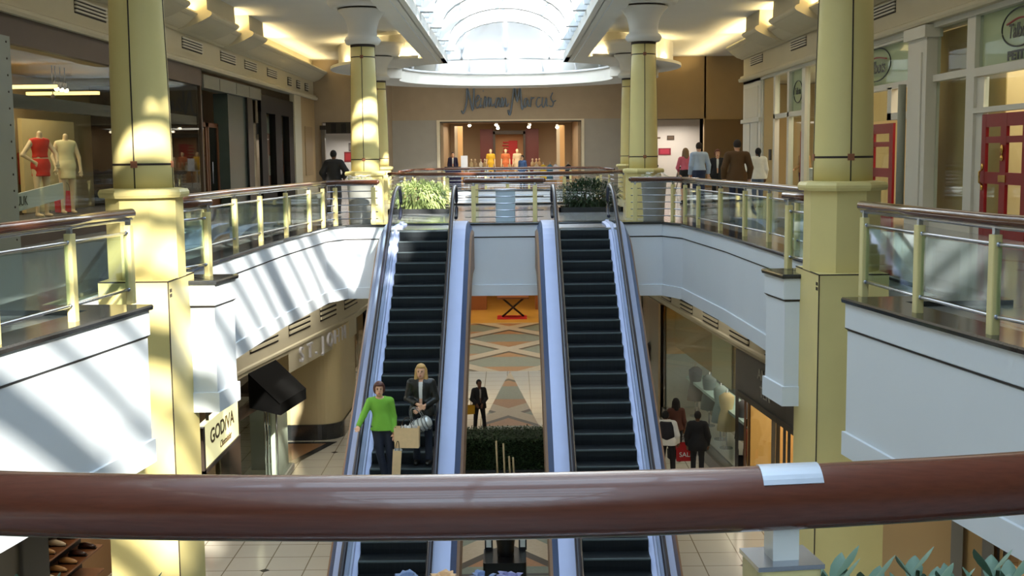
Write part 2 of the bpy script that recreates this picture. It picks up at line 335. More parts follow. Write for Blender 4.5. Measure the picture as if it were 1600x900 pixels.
# brown inlay with a black border by the shop with the bulging wall
mb.add([(-6.9, 31.5, H + .003), (-5.75, 31.5, H + .003), (-5.15, 33.9, H + .003), (-6.9, 33.9, H + .003)], [(0, 1, 2, 3)], 4)
mb.add([(-6.9, 31.2, H + .005), (-5.85, 31.2, H + .005), (-4.95, 34.05, H + .005), (-6.9, 34.05, H + .005), (-6.9, 33.85, H + .005), (-5.25, 33.85, H + .005), (-6.05, 31.4, H + .005), (-6.9, 31.4, H + .005)], [(0, 1, 6, 7), (1, 2, 5, 6), (2, 3, 4, 5)], 5)
TANFL = mat('honey_store_floor', (206, 160, 78), 0.18, noise=(1.2, 0.12))
struct('floor.001', mb, [FLOORL, TERR, TANFL, TAN, mat('brown_inlay', (150, 112, 78), .2), GRANITE])

# ceiling over the upper level
CY, CR = 51.3, 4.5
arc = lambda r, a0, a1, n=40: [(r * math.cos(a0 + (a1 - a0) * i / n), CY + r * math.sin(a0 + (a1 - a0) * i / n)) for i in range(n + 1)]
wellh = math.asin((47.2 - CY) / CR)
a0 = math.atan2(-math.sqrt(CR ** 2 - 2.25 ** 2), 2.25); a1 = PI - a0 - 2 * PI + 2 * PI
well = [(2.25, -24)] + arc(CR, a0, PI - a0) + [(-2.25, -24)]
mb = MB()
ro = 7.0; b0 = math.atan2(-math.sqrt(ro ** 2 - 3.05 ** 2), 3.05)
for s in (1, -1):      # beam soffit beside the skylight, one each side, and the disc soffit round the oculus
    mb.box(s * 2.4, s * 3.05, -24, CY - math.sqrt(ro ** 2 - 3.05 ** 2), 5.2, 6.17)
    mb.box(s * 2.25, s * 2.42, -24, 47.35, 5.2, 5.52)
n = 48; A0 = a0; A1 = PI - a0
inner = arc(CR, A0, A1, n); outer = arc(ro, b0, PI - b0, n)
vs = [(x, y, 5.2) for x, y in inner] + [(x, y, 5.2) for x, y in outer] + [(x, y, 6.2) for x, y in outer] + [(x, y, 5.3) for x, y in inner]
k = n + 1
mb.add(vs, [(i, i + 1, k + i + 1, k + i) for i in range(n)] + [(k + i, k + i + 1, 2 * k + i + 1, 2 * k + i) for i in range(n)] + [(i, i + 1, 3 * k + i + 1, 3 * k + i) for i in range(n)])
for s in (1, -1): mb.add([(s * 2.25, inner[0][1], 5.2), (s * 2.25, CY - math.sqrt(ro ** 2 - 3.05 ** 2), 5.2), (s * 3.05, CY - math.sqrt(ro ** 2 - 3.05 ** 2), 5.2)], [(0, 1, 2)])
lipA, lipB = arc(7.0, b0, PI - b0, n), arc(7.34, b0, PI - b0, n)
mb.add([(x, y, 5.2) for x, y in lipA] + [(x, y, 5.2) for x, y in lipB] + [(x, y, 5.31) for x, y in lipB], [(j * k + i, j * k + i + 1, (j + 1) * k + i + 1, (j + 1) * k + i) for j in range(2) for i in range(n)])
# lower drum lip on the far half
i2 = arc(CR, R(-18), R(198), n); o2 = arc(6.4, R(-24), R(204), n)
vs = [(x, y, 5.25) for x, y in i2] + [(x, y, 4.8) for x, y in i2] + [(x, y, 4.8) for x, y in o2] + [(x, y, 5.2) for x, y in o2]
mb.add(vs, [(j * k + i, j * k + i + 1, (j + 1) * k + i + 1, (j + 1) * k + i) for j in range(3) for i in range(n)] + [(0, k, 2 * k, 3 * k), (n, k + n, 2 * k + n, 3 * k + n)])
struct('ceiling.001', mb, CEIL)
mb = MB()              # tray ceiling
for s in (1, -1): mb.box(s * 3.05, s * 14, -24, 75, 6.15, 6.25); mb.box(s * 2.0, s * 6.2, 56.5, 62, 5.3, 5.4)
mb.box(-7, 7, CY + 5.2, 75, 5.28, 5.38)
struct('ceiling.002', mb, CEIL)
mb = MB()
for s in (1, -1): mb.tube([(s * 2.6, -24, 5.2), (s * 2.6, 46.9, 5.2)], 0.012, 6)
struct('trim_7', mb, WHITE)

# skylight: barrel vault ribs, rails and panes; a ribbed cap over the oculus
sky = thing('skylight', 'long arched glass skylight with white ribs above the escalators', 'skylight', (0, 0, 6.0)); sky['kind'] = 'structure'
prof = [(2.3 * math.cos(t), 5.5 + 1.45 * math.sin(t)) for t in [PI * i / 14 for i in range(15)]]
gv = MB()
for y0, y1 in ((-24, 47.4),):
    gv.add([(x, y0, z) for x, z in prof] + [(x, y1, z) for x, z in prof], [(i, i + 1, 15 + i + 1, 15 + i) for i in range(14)], 0, True)
gv.build('pane', GLASSK, sky)
RIBM = mat('white_rib_enamel', (232, 236, 240), 0.4)
y = -23.5; kk = 0
while y < 47.5:
    big = kk % 3 == 0
    rb = MB(); w = 0.20 if big else 0.08; rb_path = [(x, y, z) for x, z in prof]
    for i in range(14):
        (xa, za), (xb, zb) = prof[i], prof[i + 1]; d = 0.40 if big else 0.18
        na = Vector((xa / 2.3, 0, (za - 5.5) / 1.45)).normalized() * d; nb2 = Vector((xb / 2.3, 0, (zb - 5.5) / 1.45)).normalized() * d
        rb.add([(xa, y - w, za), (xb, y - w, zb), (xb - nb2.x, y - w, zb - nb2.z), (xa - na.x, y - w, za - na.z), (xa, y + w, za), (xb, y + w, zb), (xb - nb2.x, y + w, zb - nb2.z), (xa - na.x, y + w, za - na.z)],
               [(0, 1, 5, 4), (3, 2, 6, 7), (0, 1, 2, 3), (4, 5, 6, 7)])
    rb.build('rib', RIBM, sky); y += 1.35; kk += 1
for t in (R(12), R(50), R(90), R(130), R(168)):
    pb = MB(); pb.tube([(2.26 * math.cos(t), -24, 5.5 + 1.41 * math.sin(t)), (2.26 * math.cos(t), 47.4, 5.5 + 1.41 * math.sin(t))], 0.06, 6); pb.build('purlin', RIBM, sky)
dome = thing('glass_dome', 'round glass dome with white ribs beyond the long skylight', 'dome', (0, CY, 6.2)); dome['kind'] = 'structure'
dp = [(4.5 * math.cos(t), 5.3 + 2.3 * math.sin(t)) for t in [PI / 2 * i / 8 for i in range(9)]]
g = MB(); g.lathe([(max(r, .01), z) for r, z in dp], (0, CY, 0), 40, caps=False); g.build('pane', FROST, dome)
for q in range(16):
    a = 2 * PI * q / 16; rb = MB(); rb.tube([((r - .05) * math.cos(a), CY + (r - .05) * math.sin(a), z) for r, z in dp], 0.07, 6); rb.build('rib', RIBM, dome)
rb = MB(); rb.tube([(4.4 * math.cos(2 * PI * q / 40), CY + 4.4 * math.sin(2 * PI * q / 40), 5.34) for q in range(40)], 0.05, 6, closed=True); rb.build('ring_beam', RIBM, dome)

# cornice and bulkhead with crown, both sides
def crown(s, y0, y1, out, full):
    z0 = 5.14; hh = .30
    pr = [(0, z0), (.08, z0)] + [(.08 + (out - .16) * i / 8, z0 + .03 + hh * (1 - math.cos(PI / 2 * i / 8))) for i in range(1, 9)] + [(out - .05, z0 + hh + .04), (out, z0 + hh + .08), (out + .03, z0 + hh + .13), (out, z0 + hh + .19)]
    pr += [(out - .10, z0 + hh + .24), (out - .12, 6.16), (0, 6.16)] if full else [(out - .1, z0 + hh + .19), (out - .1, z0 + hh + .02), (0, z0 + hh + .02)]
    mb2 = MB(); mb2.prism_axis([(s * (9.1 - o), z) for o, z in pr], y0, y1, 'y'); return mb2
for s, nm in ((-1, 'left'), (1, 'right')):
    ye = 57.2 if s < 0 else 46.4
    mb = MB(); mb.box(s * 9.1, s * 9.4, -22, ye, 4.3, 6.2); struct('wall_%s_upper' % nm, mb, BEIGE)
    mb = MB()
    for pr in ([(9.1, 4.28), (8.93, 4.28), (8.9, 4.34), (8.9, 4.40), (8.97, 4.44), (8.97, 4.5), (9.1, 4.52)],): mb.prism_axis([(s * a, b) for a, b in pr], -22, ye, 'y')
    for (y0, y1, o) in ((-22, 31.4, 1), (31.4, 33.6, 0), (33.6, 37.0, 1), (37.0, 39.0, 0), (39.0, 41.2, 1), (41.2, ye, 0)):
        c2 = crown(s, y0, y1, 1.05 if o else .66, bool(o)); mb.add(c2.v, c2.f)
    struct('trim_8' if s < 0 else 'trim_9', mb, BEIGE)

# back of the hall behind the viewer and beyond the far shops
mb = MB(); mb.box(-16, 16, -22.3, -22, H, 6.4); struct('wall_back', mb, BEIGE)
mb = MB(); mb.box(-16, 16, 75, 75.3, H, 6.4); struct('wall_front', mb, DARK)
for s, nm in ((-1, 'left'), (1, 'right')):
    mb = MB(); mb.box(s * 13.2, s * 13.4, -22, 75, 0, 6.0); struct('wall_' + nm, mb, TAN)
    mb = MB(); mb.box(s * 11, s * 11.2, -22, 80, H, -1.6); struct('wall_%s_lower' % nm, mb, TAN)
    # plain wall of the near walkways, outside the picture
    mb = MB(); mb.box(s * 9.1, s * 9.3, -22, 15.0, 0, 4.3); struct('wall_%s_near' % nm, mb, BEIGE)

# ------------------------------------------------------------------ columns
def column(label, cx, cy, near):
    t = thing('column', label, 'column', (cx, cy, 0)); s = 1 if cx > 0 else -1
    c = (cx, cy, 0)
    mb = MB(); mb.lathe([(0.362, 1.22), (0.36, 1.5), (0.345, 2.6), (0.32, 3.6), (0.295, 4.36)], c, 40); mb.build('shaft', CREAM, t)
    j = MB()
    for z in (1.54, 4.09):
        r = 0.3605 if z < 2 else 0.303
        j.lathe([(r + .002, z - .013), (r + .004, z), (r + .002, z + .013)], c, 40, caps=False)
    for q in range(4):
        a = -PI / 2 + q * PI / 2
        j.tube([(cx + r * math.cos(a), cy + r * math.sin(a), z) for r, z in ((0.36, 1.25), (0.358, 1.55), (0.345, 2.6), (0.32, 3.6), (0.297, 4.35))], 0.009, 6)
    j.build('joint', SEAM, t)
    for q in range(4):
        a = -PI / 2 + q * PI / 2; Mx = Matrix.Translation((cx, cy, 0)) @ Matrix.Rotation(a, 4, 'Z')
        for z, r in ((1.54, .366), (4.09, .308)):
            i = MB(); i.box(r - .03, r + .004, -.04, .04, z - .04, z + .04); i.xform(Mx); i.build('inlay_tile', TILEB, t)
    mb = MB(); mb.lathe([(0.30, 4.34), (0.312, 4.35), (0.312, 4.40), (0.30, 4.41)], c, 40); mb.build('neck_ring', SEAM, t)
    cap = [(0.30, 4.40)] + [(0.40 + 0.055 * math.sin(PI * i / 8), 4.41 + 0.19 * i / 8) for i in range(9)] + [(0.365, 4.61), (0.36, 4.72), (0.375, 4.85), (0.42, 5.0), (0.50, 5.13), (0.60, 5.23), (0.615, 5.26)]
    mb = MB(); mb.lathe(cap, c, 40); mb.build('capital', CEIL, t)
    mb = MB(); mb.lathe([(0.55, 5.255), (0.55, 5.30)], c, 40); mb.build('shadow_gap', SEAM, t)
    mb = MB(); mb.lathe([(0.72, 5.30), (0.80, 5.32), (0.86, 5.40), (0.88, 5.52), (0.96, 5.6), (0.98, 5.76)], c, 40); mb.build('abacus', CEIL, t)
    o8 = PI / 8; f = 1 / math.cos(o8)
    mb = MB(); mb.lathe([(0.43 * f, 1.13), (0.49 * f, 1.135), (0.505 * f, 1.17), (0.505 * f, 1.20), (0.485 * f, 1.235), (0.37 * f, 1.25)], c, 8, smooth=False, a0=o8); mb.build('ring_moulding', CREAM, t)
    mb = MB(); mb.lathe([(0.43 * f, 0.0 if not near else 0.14), (0.43 * f, 1.14)], c, 8, smooth=False, a0=o8); mb.build('pedestal', CREAM, t)
    if near:
        x0, x1 = (cx - .42, cx + .42); ya, yb = cy - .6, cy + .58
        mb = MB(); mb.box(x0, x1, ya, yb, H, 0.14); mb.build('base_block', CREAM, t)
        j = MB(); xe = x0 if s > 0 else x1
        j.box(xe - .006, xe + .006, ya - .006, ya + .006, H, 0.14)
        for (p, q) in (((x0, ya), (x1, ya)), ((xe, ya), (xe, yb))): j.box(p[0] - .004, q[0] + .004, p[1] - .004, q[1] + .004, 0.128, 0.143)
        j.build('joint', SEAM, t)
        for (yy) in (ya + .1, yb - .1):
            for u in (-.025, .025):
                for w in (-.03, .03):
                    i = MB(); i.box(xe - .004, xe + .004, yy + u - .017, yy + u + .017, -.01 + w - .02, -.01 + w + .02); i.build('inlay_tile', SEAM, t)
    return t
column('nearest cream column on the left, splashed with sunlight', -4.39, 14.9, True)
column('nearest cream column on the right, in shade before the red doors', 4.27, 14.9, True)
column('far left cream column sunlit low down, behind a tall grey vase', -3.53, 30.6, False)
column('far right cream column behind a tall grey vase, unlit by the sun', 3.53, 30.6, False)
column('farthest left cream column, half hidden behind another column', -4.75, 45.0, False)
column('farthest right cream column, almost hidden behind another column', 4.62, 45.0, False)

# ------------------------------------------------------------------ railings
def railing(label, pts, posts, style, zc=0.055, group=None, top=1.022, capends=True, r=0.055, wood=None):
    mid = pts[len(pts) // 2]; t = thing('railing', label, 'railing', (mid[0], mid[1], 0), group=group)
    P = [Vector((x, y, 0)) for x, y in pts]
    mb = MB(); path = [(p.x, p.y, top) for p in P]; mb.tube(path, r, 16)
    if capends:
        for p in (P[0], P[-1]): mb.ell((p.x, p.y, top), (r, r, r), 8)
    mb.build('handrail', wood or WOODRAIL, t)
    mb = MB(); mb.tube([(p.x, p.y, top - r - .004) for p in P], 0.022, 8); mb.build('under_rail', STEEL, t)
    def direc(x, y):
        best = None
        for a, b in zip(P[:-1], P[1:]):
            d = b - a; u = max(0, min(1, (Vector((x, y, 0)) - a).dot(d) / d.length_squared)); q = (a + d * u - Vector((x, y, 0))).length
            if best is None or q < best[0]: best = (q, d.normalized())
        return best[1]
    for (x, y) in posts:
        d = direc(x, y); M = Matrix.Translation((x, y, 0)) @ Matrix.Rotation(math.atan2(d.y, d.x), 4, 'Z')
        mb = MB(); mb.box(-.05, .05, -.04, .04, zc, 0.90, bev=.014); mb.xform(M); po = mb.build('post', CREAMP, t)
        mb = MB(); mb.box(-.022, .022, -.022, .022, 0.90, top - .03); mb.xform(M); mb.build('neck', STEEL, po)
        if style == 'glass':
            for z in (0.82, 0.21):
                mb = MB(); mb.tube([M @ Vector((-.075, 0, z)), M @ Vector((.075, 0, z))], 0.021, 8); mb.build('clamp', STEEL, po)
    if style == 'glass':
        for z in (0.82, 0.21):
            mb = MB(); mb.tube([(p.x, p.y, z) for p in P], 0.017, 8); mb.build('glazing_rail', STEEL, t)
        for a, b in zip(P[:-1], P[1:]):
            d = (b - a); nn = Vector((-d.y, d.x, 0)).normalized() * .005
            mb = MB(); vs = []
            for z in (0.235, 0.795):
                for q in (a - nn, b - nn, b + nn, a + nn): vs.append((q.x, q.y, z))
            mb.add(vs, [(0, 1, 5, 4), (2, 3, 7, 6), (1, 2, 6, 5), (3, 0, 4, 7), (4, 5, 6, 7), (0, 1, 2, 3)]); mb.build('glass_panel', GLASSR, t)
    else:
        for z in (0.17, 0.33, 0.49, 0.65, 0.81):
            mb = MB(); mb.tube([(p.x, p.y, z) for p in P], 0.013, 6); mb.build('bar', STEEL, t)
    return t
def interp(pts, n):
    P = [Vector((x, y)) for x, y in pts]; L = [0]
    for a, b in zip(P[:-1], P[1:]): L.append(L[-1] + (b - a).length)
    out = []
    for i in range(n + 1):
        s = L[-1] * i / n
        for j in range(len(P) - 1):
            if s <= L[j + 1] + 1e-9: u = (s - L[j]) / (L[j + 1] - L[j]); out.append(tuple(P[j].lerp(P[j + 1], u))); break
    return out
side1 = [(4.72, 6.2), (4.66, 7.6), (4.38, 9.3), (4.22, 10.0), (4.07, 11.45), (3.95, 12.95)]
p1 = [(4.58, 8.55), (4.22, 10.02), (4.07, 11.45), (3.955, 12.85)]
railing('glass railing with brown handrail left of the nearest left column', mirror(side1), mirror(p1), 'glass', group=None)
railing('glass railing with brown handrail right of the nearest right column', side1, p1, 'glass')
side2 = [(3.98, 15.2), (3.9, 15.95)]
railing('short glass railing just past the nearest left column', [(-4.05, 15.3), (-3.86, 15.95)], [(-3.87, 15.85)], 'glass')
railing('short glass railing just past the nearest right column', [(4.05, 15.3), (3.86, 16.2)], [(3.88, 16.05)], 'glass')
side3 = [(4.78, 16.4), (4.74, 18.5), (4.69, 20.6), (4.53, 22.4), (4.37, 24.1), (4.22, 26.0), (4.08, 27.3)]
p3 = [(4.76, 17.4), (4.72, 19.1), (4.66, 20.9), (4.53, 22.4), (4.37, 24.1), (4.22, 26.0), (4.10, 27.15)]
railing('long glass railing of the far left walkway, sunlit', mirror(side3), mirror(p3), 'glass')
railing('long glass railing of the far right walkway, in shade', side3, p3, 'glass')
side4 = [(4.06, 27.45), (3.88, 27.95), (2.95, 27.98)]
railing('barred railing between the left escalator and the left grey vase', mirror(side4), mirror([(3.92, 27.85), (3.05, 27.98)]), 'bars')
railing('barred railing between the right escalator and the right grey vase', side4, [(3.92, 27.85), (3.05, 27.98)], 'bars')
railing('short barred railing between the tops of the two escalators', [(-0.92, 28.12), (0.92, 28.12)], [(-.72, 28.12), (.72, 28.12)], 'bars')
B2 = [(x * 1.0 + (0.12 if x > 0 else -0.12), y + (0.3 if y > 47.2 else -0.3)) for x, y in OPEN_B]
near = [(-4.1, 44.0), (-4.0, 41.0), (-3.0, 39.4), (-1.5, 39.0), (0, 38.95), (1.5, 39.0), (3.0, 39.4), (4.0, 41.0), (4.1, 44.0)]
railing('curved barred railing at the near end of the far floor opening', near, [(-4.0, 41), (-3.0, 39.4), (-1.9, 39.1), (-.95, 38.97), (0.05, 38.95), (.95, 38.97), (1.9, 39.1), (3.0, 39.4), (4.0, 41)], 'bars')
far = [(-4.1, 46.0), (-4.05, 53.0), (-3.0, 55.2), (-1.5, 55.5), (0, 55.55), (1.5, 55.5), (3.0, 55.2), (4.05, 53.0), (4.1, 46.0)]
railing('curved barred railing at the far end of the far floor opening', far, [(-4.08, 48), (-4.06, 52), (-2.9, 55.2), (-1.0, 55.5), (1.0, 55.5), (2.9, 55.2), (4.06, 52), (4.08, 48)], 'bars')

# foreground railing, right in front of the viewer
t = thing('foreground_railing', 'thick brown wooden handrail crossing the foreground', 'railing', (0, 2.0, 0))
fy = lambda x: 1.965 + 0.10 * x * x
mb = MB(); mb.tube([(x / 10, fy(x / 10), 1.012) for x in range(-34, 35)], 0.0555, 40); mb.build('handrail', WOODRAILN, t)
for px in (-2.58, -.98, .62, 2.22):
    sl = math.atan2(0.2 * px, 1); M = Matrix.Translation((px, fy(px), 0)) @ Matrix.Rotation(sl, 4, 'Z')
    mb = MB(); mb.box(-.056, .056, -.05, .05, 0.055, 0.90, bev=.012); mb.xform(M); po = mb.build('post', CREAMP, t)
    mb = MB(); mb.box(-.058, .058, -.052, .052, 0.90, 0.908); mb.xform(M); mb.build('cap_plate', STEEL, po)
    mb = MB(); mb.box(-.023, .023, -.023, .023, 0.908, 0.985); mb.xform(M); mb.build('neck', mat('sunlit_neck_white', (238, 240, 234), .35, .15), po)  # neck coloured whiter than the other steel to stand for sun on it
vs = []; mb = MB()
for i in range(9):
    a = R(38 + 74 * i / 8)     # plate wrapped over the top of the rail towards the viewer
    for x in (.578, .682):
        for rr in (0.0558, 0.0578): vs.append((x, fy(x) - rr * math.cos(a), 1.012 + rr * math.sin(a)))
mb.add(vs, [(4 * i + 1, 4 * i + 3, 4 * i + 7, 4 * i + 5) for i in range(8)] + [(4 * i, 4 * i + 2, 4 * i + 6, 4 * i + 4) for i in range(8)] + [(4 * i, 4 * i + 1, 4 * i + 5, 4 * i + 4) for i in range(8)] + [(4 * i + 2, 4 * i + 3, 4 * i + 7, 4 * i + 6) for i in range(8)] + [(0, 1, 3, 2), (32, 33, 35, 34)])
mb.build('joint_plate', mat('pale_aluminium', (205, 214, 228), .3, .5), t, label='pale metal joint plate on the handrail')
for z in (0.82, 0.21):
    mb = MB(); mb.tube([(x / 10, fy(x / 10), z) for x in range(-34, 35)], 0.015, 8); mb.build('glazing_rail', STEEL, t)

# ------------------------------------------------------------------ escalators
T30 = math.tan(R(30)); YT = 26.2
def esc_path(y0=12.9, y1=27.9):
    pts = []; yb = YT + H / T30
    def z(y): return max(H, min(0, -(YT - y) * T30))
    ys = [y0, yb - 1.0, yb - .5, yb - .25, yb, yb + .25, yb + .5] + [yb + .5 + (YT - 1 - yb) * i / 6 for i in range(1, 7)] + [YT - .3, YT, YT + .3, YT + .6, YT + 1.0, y1]
    ys = sorted(set(ys)); sm = lambda y: sum(z(y + d) for d in (-.5, -.25, 0, .25, .5)) / 5
    return [(y, sm(y)) for y in ys]
EP = esc_path()
def sweep(mb, xc, path, prof, mi=0, closed=True):
    k = len(prof); vs = [(xc + px, y, z + pz) for y, z in path for px, pz in prof]; L = k if closed else k - 1
    mb.add(vs, [(i * k + j, i * k + (j + 1) % k, (i + 1) * k + (j + 1) % k, (i + 1) * k + j) for i in range(len(path) - 1) for j in range(L)], mi)
    if closed: mb.add(vs, [tuple(range(k)), tuple(range((len(path) - 1) * k, len(path) * k))], mi)
    return mb
def escalator(label, xc):
    t = thing('escalator', label, 'escalator', (xc, 20.0, H))
    for s in (-1, 1):
        mb = MB(); sweep(mb, xc, EP, [(s * .522, .05), (s * .60, .07), (s * .60, -.35), (s * .522, -.35)]); mb.build('skirt_panel', SKIRT_SHADE if s > 0 and xc < 0 or s < 0 and xc > 0 else DECK, t)  # centre-side skirts get a browner tone that paints in their shade
        mb = MB(); sweep(mb, xc, EP, [(s * .60, .08), (s * .62, .10), (s * .90, .10), (s * .905, .02), (s * .60, .02)]); mb.build('outer_deck', DECK, t)
        mb = MB(); sweep(mb, xc, EP, [(s * .905, .09), (s * .985, -.06), (s * .985, -.16), (s * .90, -.16)]); mb.build('side_moulding', CLADB, t)
        mb = MB(); sweep(mb, xc, EP, [(s * .985, -.10), (s * 1.03, -.16), (s * 1.03, -1.02), (s * .93, -1.05), (s * .93, -.2)]); mb.build('side_cladding', mat('taupe_cladding', (150, 122, 102), .5, .1), t)
        gp = [(y, z) for y, z in EP if 13.4 < y < 27.7]
        mb = MB(); sweep(mb, xc, gp, [(s * .64 - .006, .09), (s * .64 + .006, .09), (s * .64 + .006, .86), (s * .64 - .006, .86)]); mb.build('glass_balustrade', GLASSR, t)
        hz = [(y, z + .92) for y, z in gp]
        top = [(hz[-1][0] + .36 * math.sin(a), hz[-1][1] - .36 + .36 * math.cos(a)) for a in [PI * i / 8 for i in range(1, 9)]]
        bot = [(hz[0][0] - .36 * math.sin(a), hz[0][1] - .36 + .36 * math.cos(a)) for a in [PI * i / 8 for i in range(8, 0, -1)]]
        mb = MB(); mb.tube([(xc + s * .64, y, z) for y, z in bot + hz + top], 0.044, 12, ry=.75); mb.build('handrail', RUBBER, t)
        mb = MB(); mb.tube([(xc + s * .64, y, z - .05) for y, z in hz], 0.02, 8); mb.build('handrail_track', CHROME, t)
    mb = MB(); sweep(mb, xc, EP, [(-.93, -.95), (.93, -.95), (.93, -1.05), (-.93, -1.05)]); mb.build('truss_soffit', WHITE, t)
    n = 33; run = (YT - (YT + H / T30)) / n; rise = -H / n
    for k in range(n):
        yn = YT + H / T30 + k * run; z = H + (k + 1) * rise
        if k == n - 1: z -= .004
        mb = MB(); poly = [(yn + .012, z), (yn + run + .02, z), (yn + run + .02, z - .06), (yn + .06, z - rise - .02), (yn + .02, z - rise), (yn + .008, z - rise * .6), (yn, z - .02)]
        mb.prism_axis(poly, xc - .52, xc + .52, 'x')
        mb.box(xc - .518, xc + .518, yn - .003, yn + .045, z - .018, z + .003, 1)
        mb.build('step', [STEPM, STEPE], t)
    mb = MB(); mb.box(xc - .6, xc + .6, YT - .02, 28.7, -.06, .012); mb.build('landing_plate', STEEL, t)
    mb = MB(); mb.box(xc - .52, xc + .52, YT - .14, YT + .06, -.02, .016); mb.build('comb_plate', CHROME, t)
    mb = MB(); mb.box(xc - .6, xc + .6, 12.4, YT + H / T30 + .05, H, H + .012); mb.build('landing_plate', STEEL, t)
    return t
escalator('left escalator, the one carrying two women', -1.74)
escalator('right escalator, empty with dark steps', 1.74)
# ------------------------------------------------------------------ vents
def vent(label, cx, y0, y1, z0, z1, face, group, slats=4, ang=0.0):
    """grille on a wall whose outward normal is +/-x (face); ang turns it with an angled wall"""
    t = thing('vent_grille', label, 'vent', (cx, (y0 + y1) / 2, z0), group=group); f = face; yc = (y0 + y1) / 2
    M = Matrix.Translation((cx, yc, 0)) @ Matrix.Rotation(ang, 4, 'Z'); L = (y1 - y0) / 2
    mb = MB(); mb.box(0, f * .012, -L, L, z0, z1); mb.xform(M); mb.build('backing', DARK, t)
    h = (z1 - z0) / (2 * slats)
    for k in range(slats):
        mb = MB(); mb.box(f * .01, f * .05, -L, L, z0 + h * (2 * k + .9), z0 + h * (2 * k + 1.9)); mb.xform(M); mb.build('slat', LOUV if z0 > 0 else BEIGE, t)
VU = 'vents under the cornice of the upper level'
for lab, y0, y1 in (('vent grille above the dark fascia, left of the nearest left column', 26.0, 28.0), ('first vent grille right of the nearest left column', 34.4, 36.6),
                    ('second vent grille right of the nearest left column', 38.9, 41.0), ('third vent grille right of the nearest left column', 42.4, 44.4), ('small vent grille nearest the far end of the left cornice', 46.3, 48.2)):
    vent(lab, -9.1, y0, y1, 4.72, 5.04, 1, VU)
for lab, y0, y1 in (('vent grille above the shop doors, right of the nearest right column', 28.2, 30.3), ('vent grille half hidden left of the nearest right column', 36.6, 38.6), ('vent grille farthest along the right cornice', 42.9, 45.0)):
    vent(lab, 9.1, y0, y1, 4.80, 5.10, -1, VU)
for k, (y0) in enumerate((50.5, 52.6, 54.7)):
    t = thing('small_vent', ('first', 'second', 'third')[k] + ' small square vent below the far end of the left cornice', 'vent', (-9.1, y0, 4.7), group='small square vents')
    mb = MB(); mb.box(-9.1, -9.07, y0, y0 + .8, 4.62, 4.95); mb.build('backing', DARK, t)
    for q in range(3): mb = MB(); mb.box(-9.08, -9.04, y0, y0 + .8, 4.66 + q * .1, 4.71 + q * .1); mb.build('slat', LOUV, t)

# ------------------------------------------------------------------ upper left shops
XL = -9.1
mb = MB(); mb.box(XL - .1, XL + .06, 15, 36.25, 3.76, 4.42); struct('trim_10', mb, BROWN)
mb = MB(); mb.box(XL - .1, XL + .03, 15, 36.2, 0, .36); struct('baseboard_left', mb, BROWN)
t = thing('wall_panel', 'grey riveted metal panel left of the fashion window', 'panel', (XL, 21.4, 0))
mb = MB(); mb.box(XL - .1, XL + .12, 20.2, 22.28, 0, 3.86); mb.build('sheet', mat('grey_metal_sheet', (128, 136, 128), .4, .3, noise=(2, .08)), t)
rv = MB()
for k in range(13): rv.ell((XL + .125, 22.1, .15 + .3 * k), (.012, .022, .022), 5)
rv.build('rivets', SEAM, t)
mb = MB(); mb.box(XL - .1, XL + .05, 15, 20.2, .36, 3.76); struct('wall_left_panel', mb, BROWN)
t = thing('shop_window', 'large fashion shop window with dressed mannequins, left of the nearest left column', 'shop window', (XL, 29, 0))
for (y0, y1) in ((22.36, 29.9), (30.0, 36.1)):
    mb = MB(); mb.box(XL - .012, XL, y0, y1, .36, 3.76); mb.build('pane', GLASSW, t)
fr = MB(); fr.box(XL - .06, XL + .04, 22.28, 22.4, .36, 3.76); fr.box(XL - .06, XL + .04, 29.9, 30.0, .36, 3.76); fr.box(XL - .06, XL + .04, 36.1, 36.25, 0, 3.76); fr.build('frame', BROWN, t)
mb = MB(); mb.box(XL - .25, XL - .1, 22.4, 36.1, 2.60, 2.86); mb.build('transom_beam', mat('dark_olive_beam', (62, 52, 40), .5), t)
t = thing('window_backdrop', 'pale backdrop panels behind the mannequins in the fashion window', 'backdrop', (-11, 25.5, .36))
mb = MB(); mb.box(-11.3, -11.2, 21.8, 24.1, .36, 2.6); mb.build('panel', mat('warm_ivory_panel', (226, 206, 160), .6), t)
mb = MB(); mb.box(-11.9, -11.8, 24.3, 29.2, .36, 2.6); mb.build('panel', mat('grey_beige_panel', (160, 146, 116), .6), t)
mb = MB(); mb.box(-11.5, -11.4, 28.6, 32.0, .36, 2.6); mb.build('panel', mat('beige_panel', (196, 172, 120), .6), t)
t = thing('display_plinth', 'low dark display platform under the mannequins', 'platform', (-10.2, 26, 0))
mb = MB(); mb.box(-11.1, -9.3, 22.4, 33, .0, .36); mb.build('deck', DARK, t); mb = MB(); mb.box(-9.32, -9.28, 22.4, 33, .28, .38); mb.build('edge', BROWN, t)
t = thing('window_sign', 'low pale sign strip inside the fashion window', 'sign', (-9.3, 24, .6))
M = Matrix.Translation((-9.32, 23.9, .86)) @ Matrix.Rotation(R(4), 4, 'X')
mb = MB(); mb.box(-.02, .02, -1.5, 1.5, -.17, .17); mb.xform(M); mb.build('board', mat('pale_grey_board', (196, 194, 180), .5), t)
text_mb('TUUK', .26, .003, frame_on_x(-9.295, 23.15, .74, 1), sx=.95).build('lettering', mat('dark_olive_ink', (70, 66, 40), .6), t)
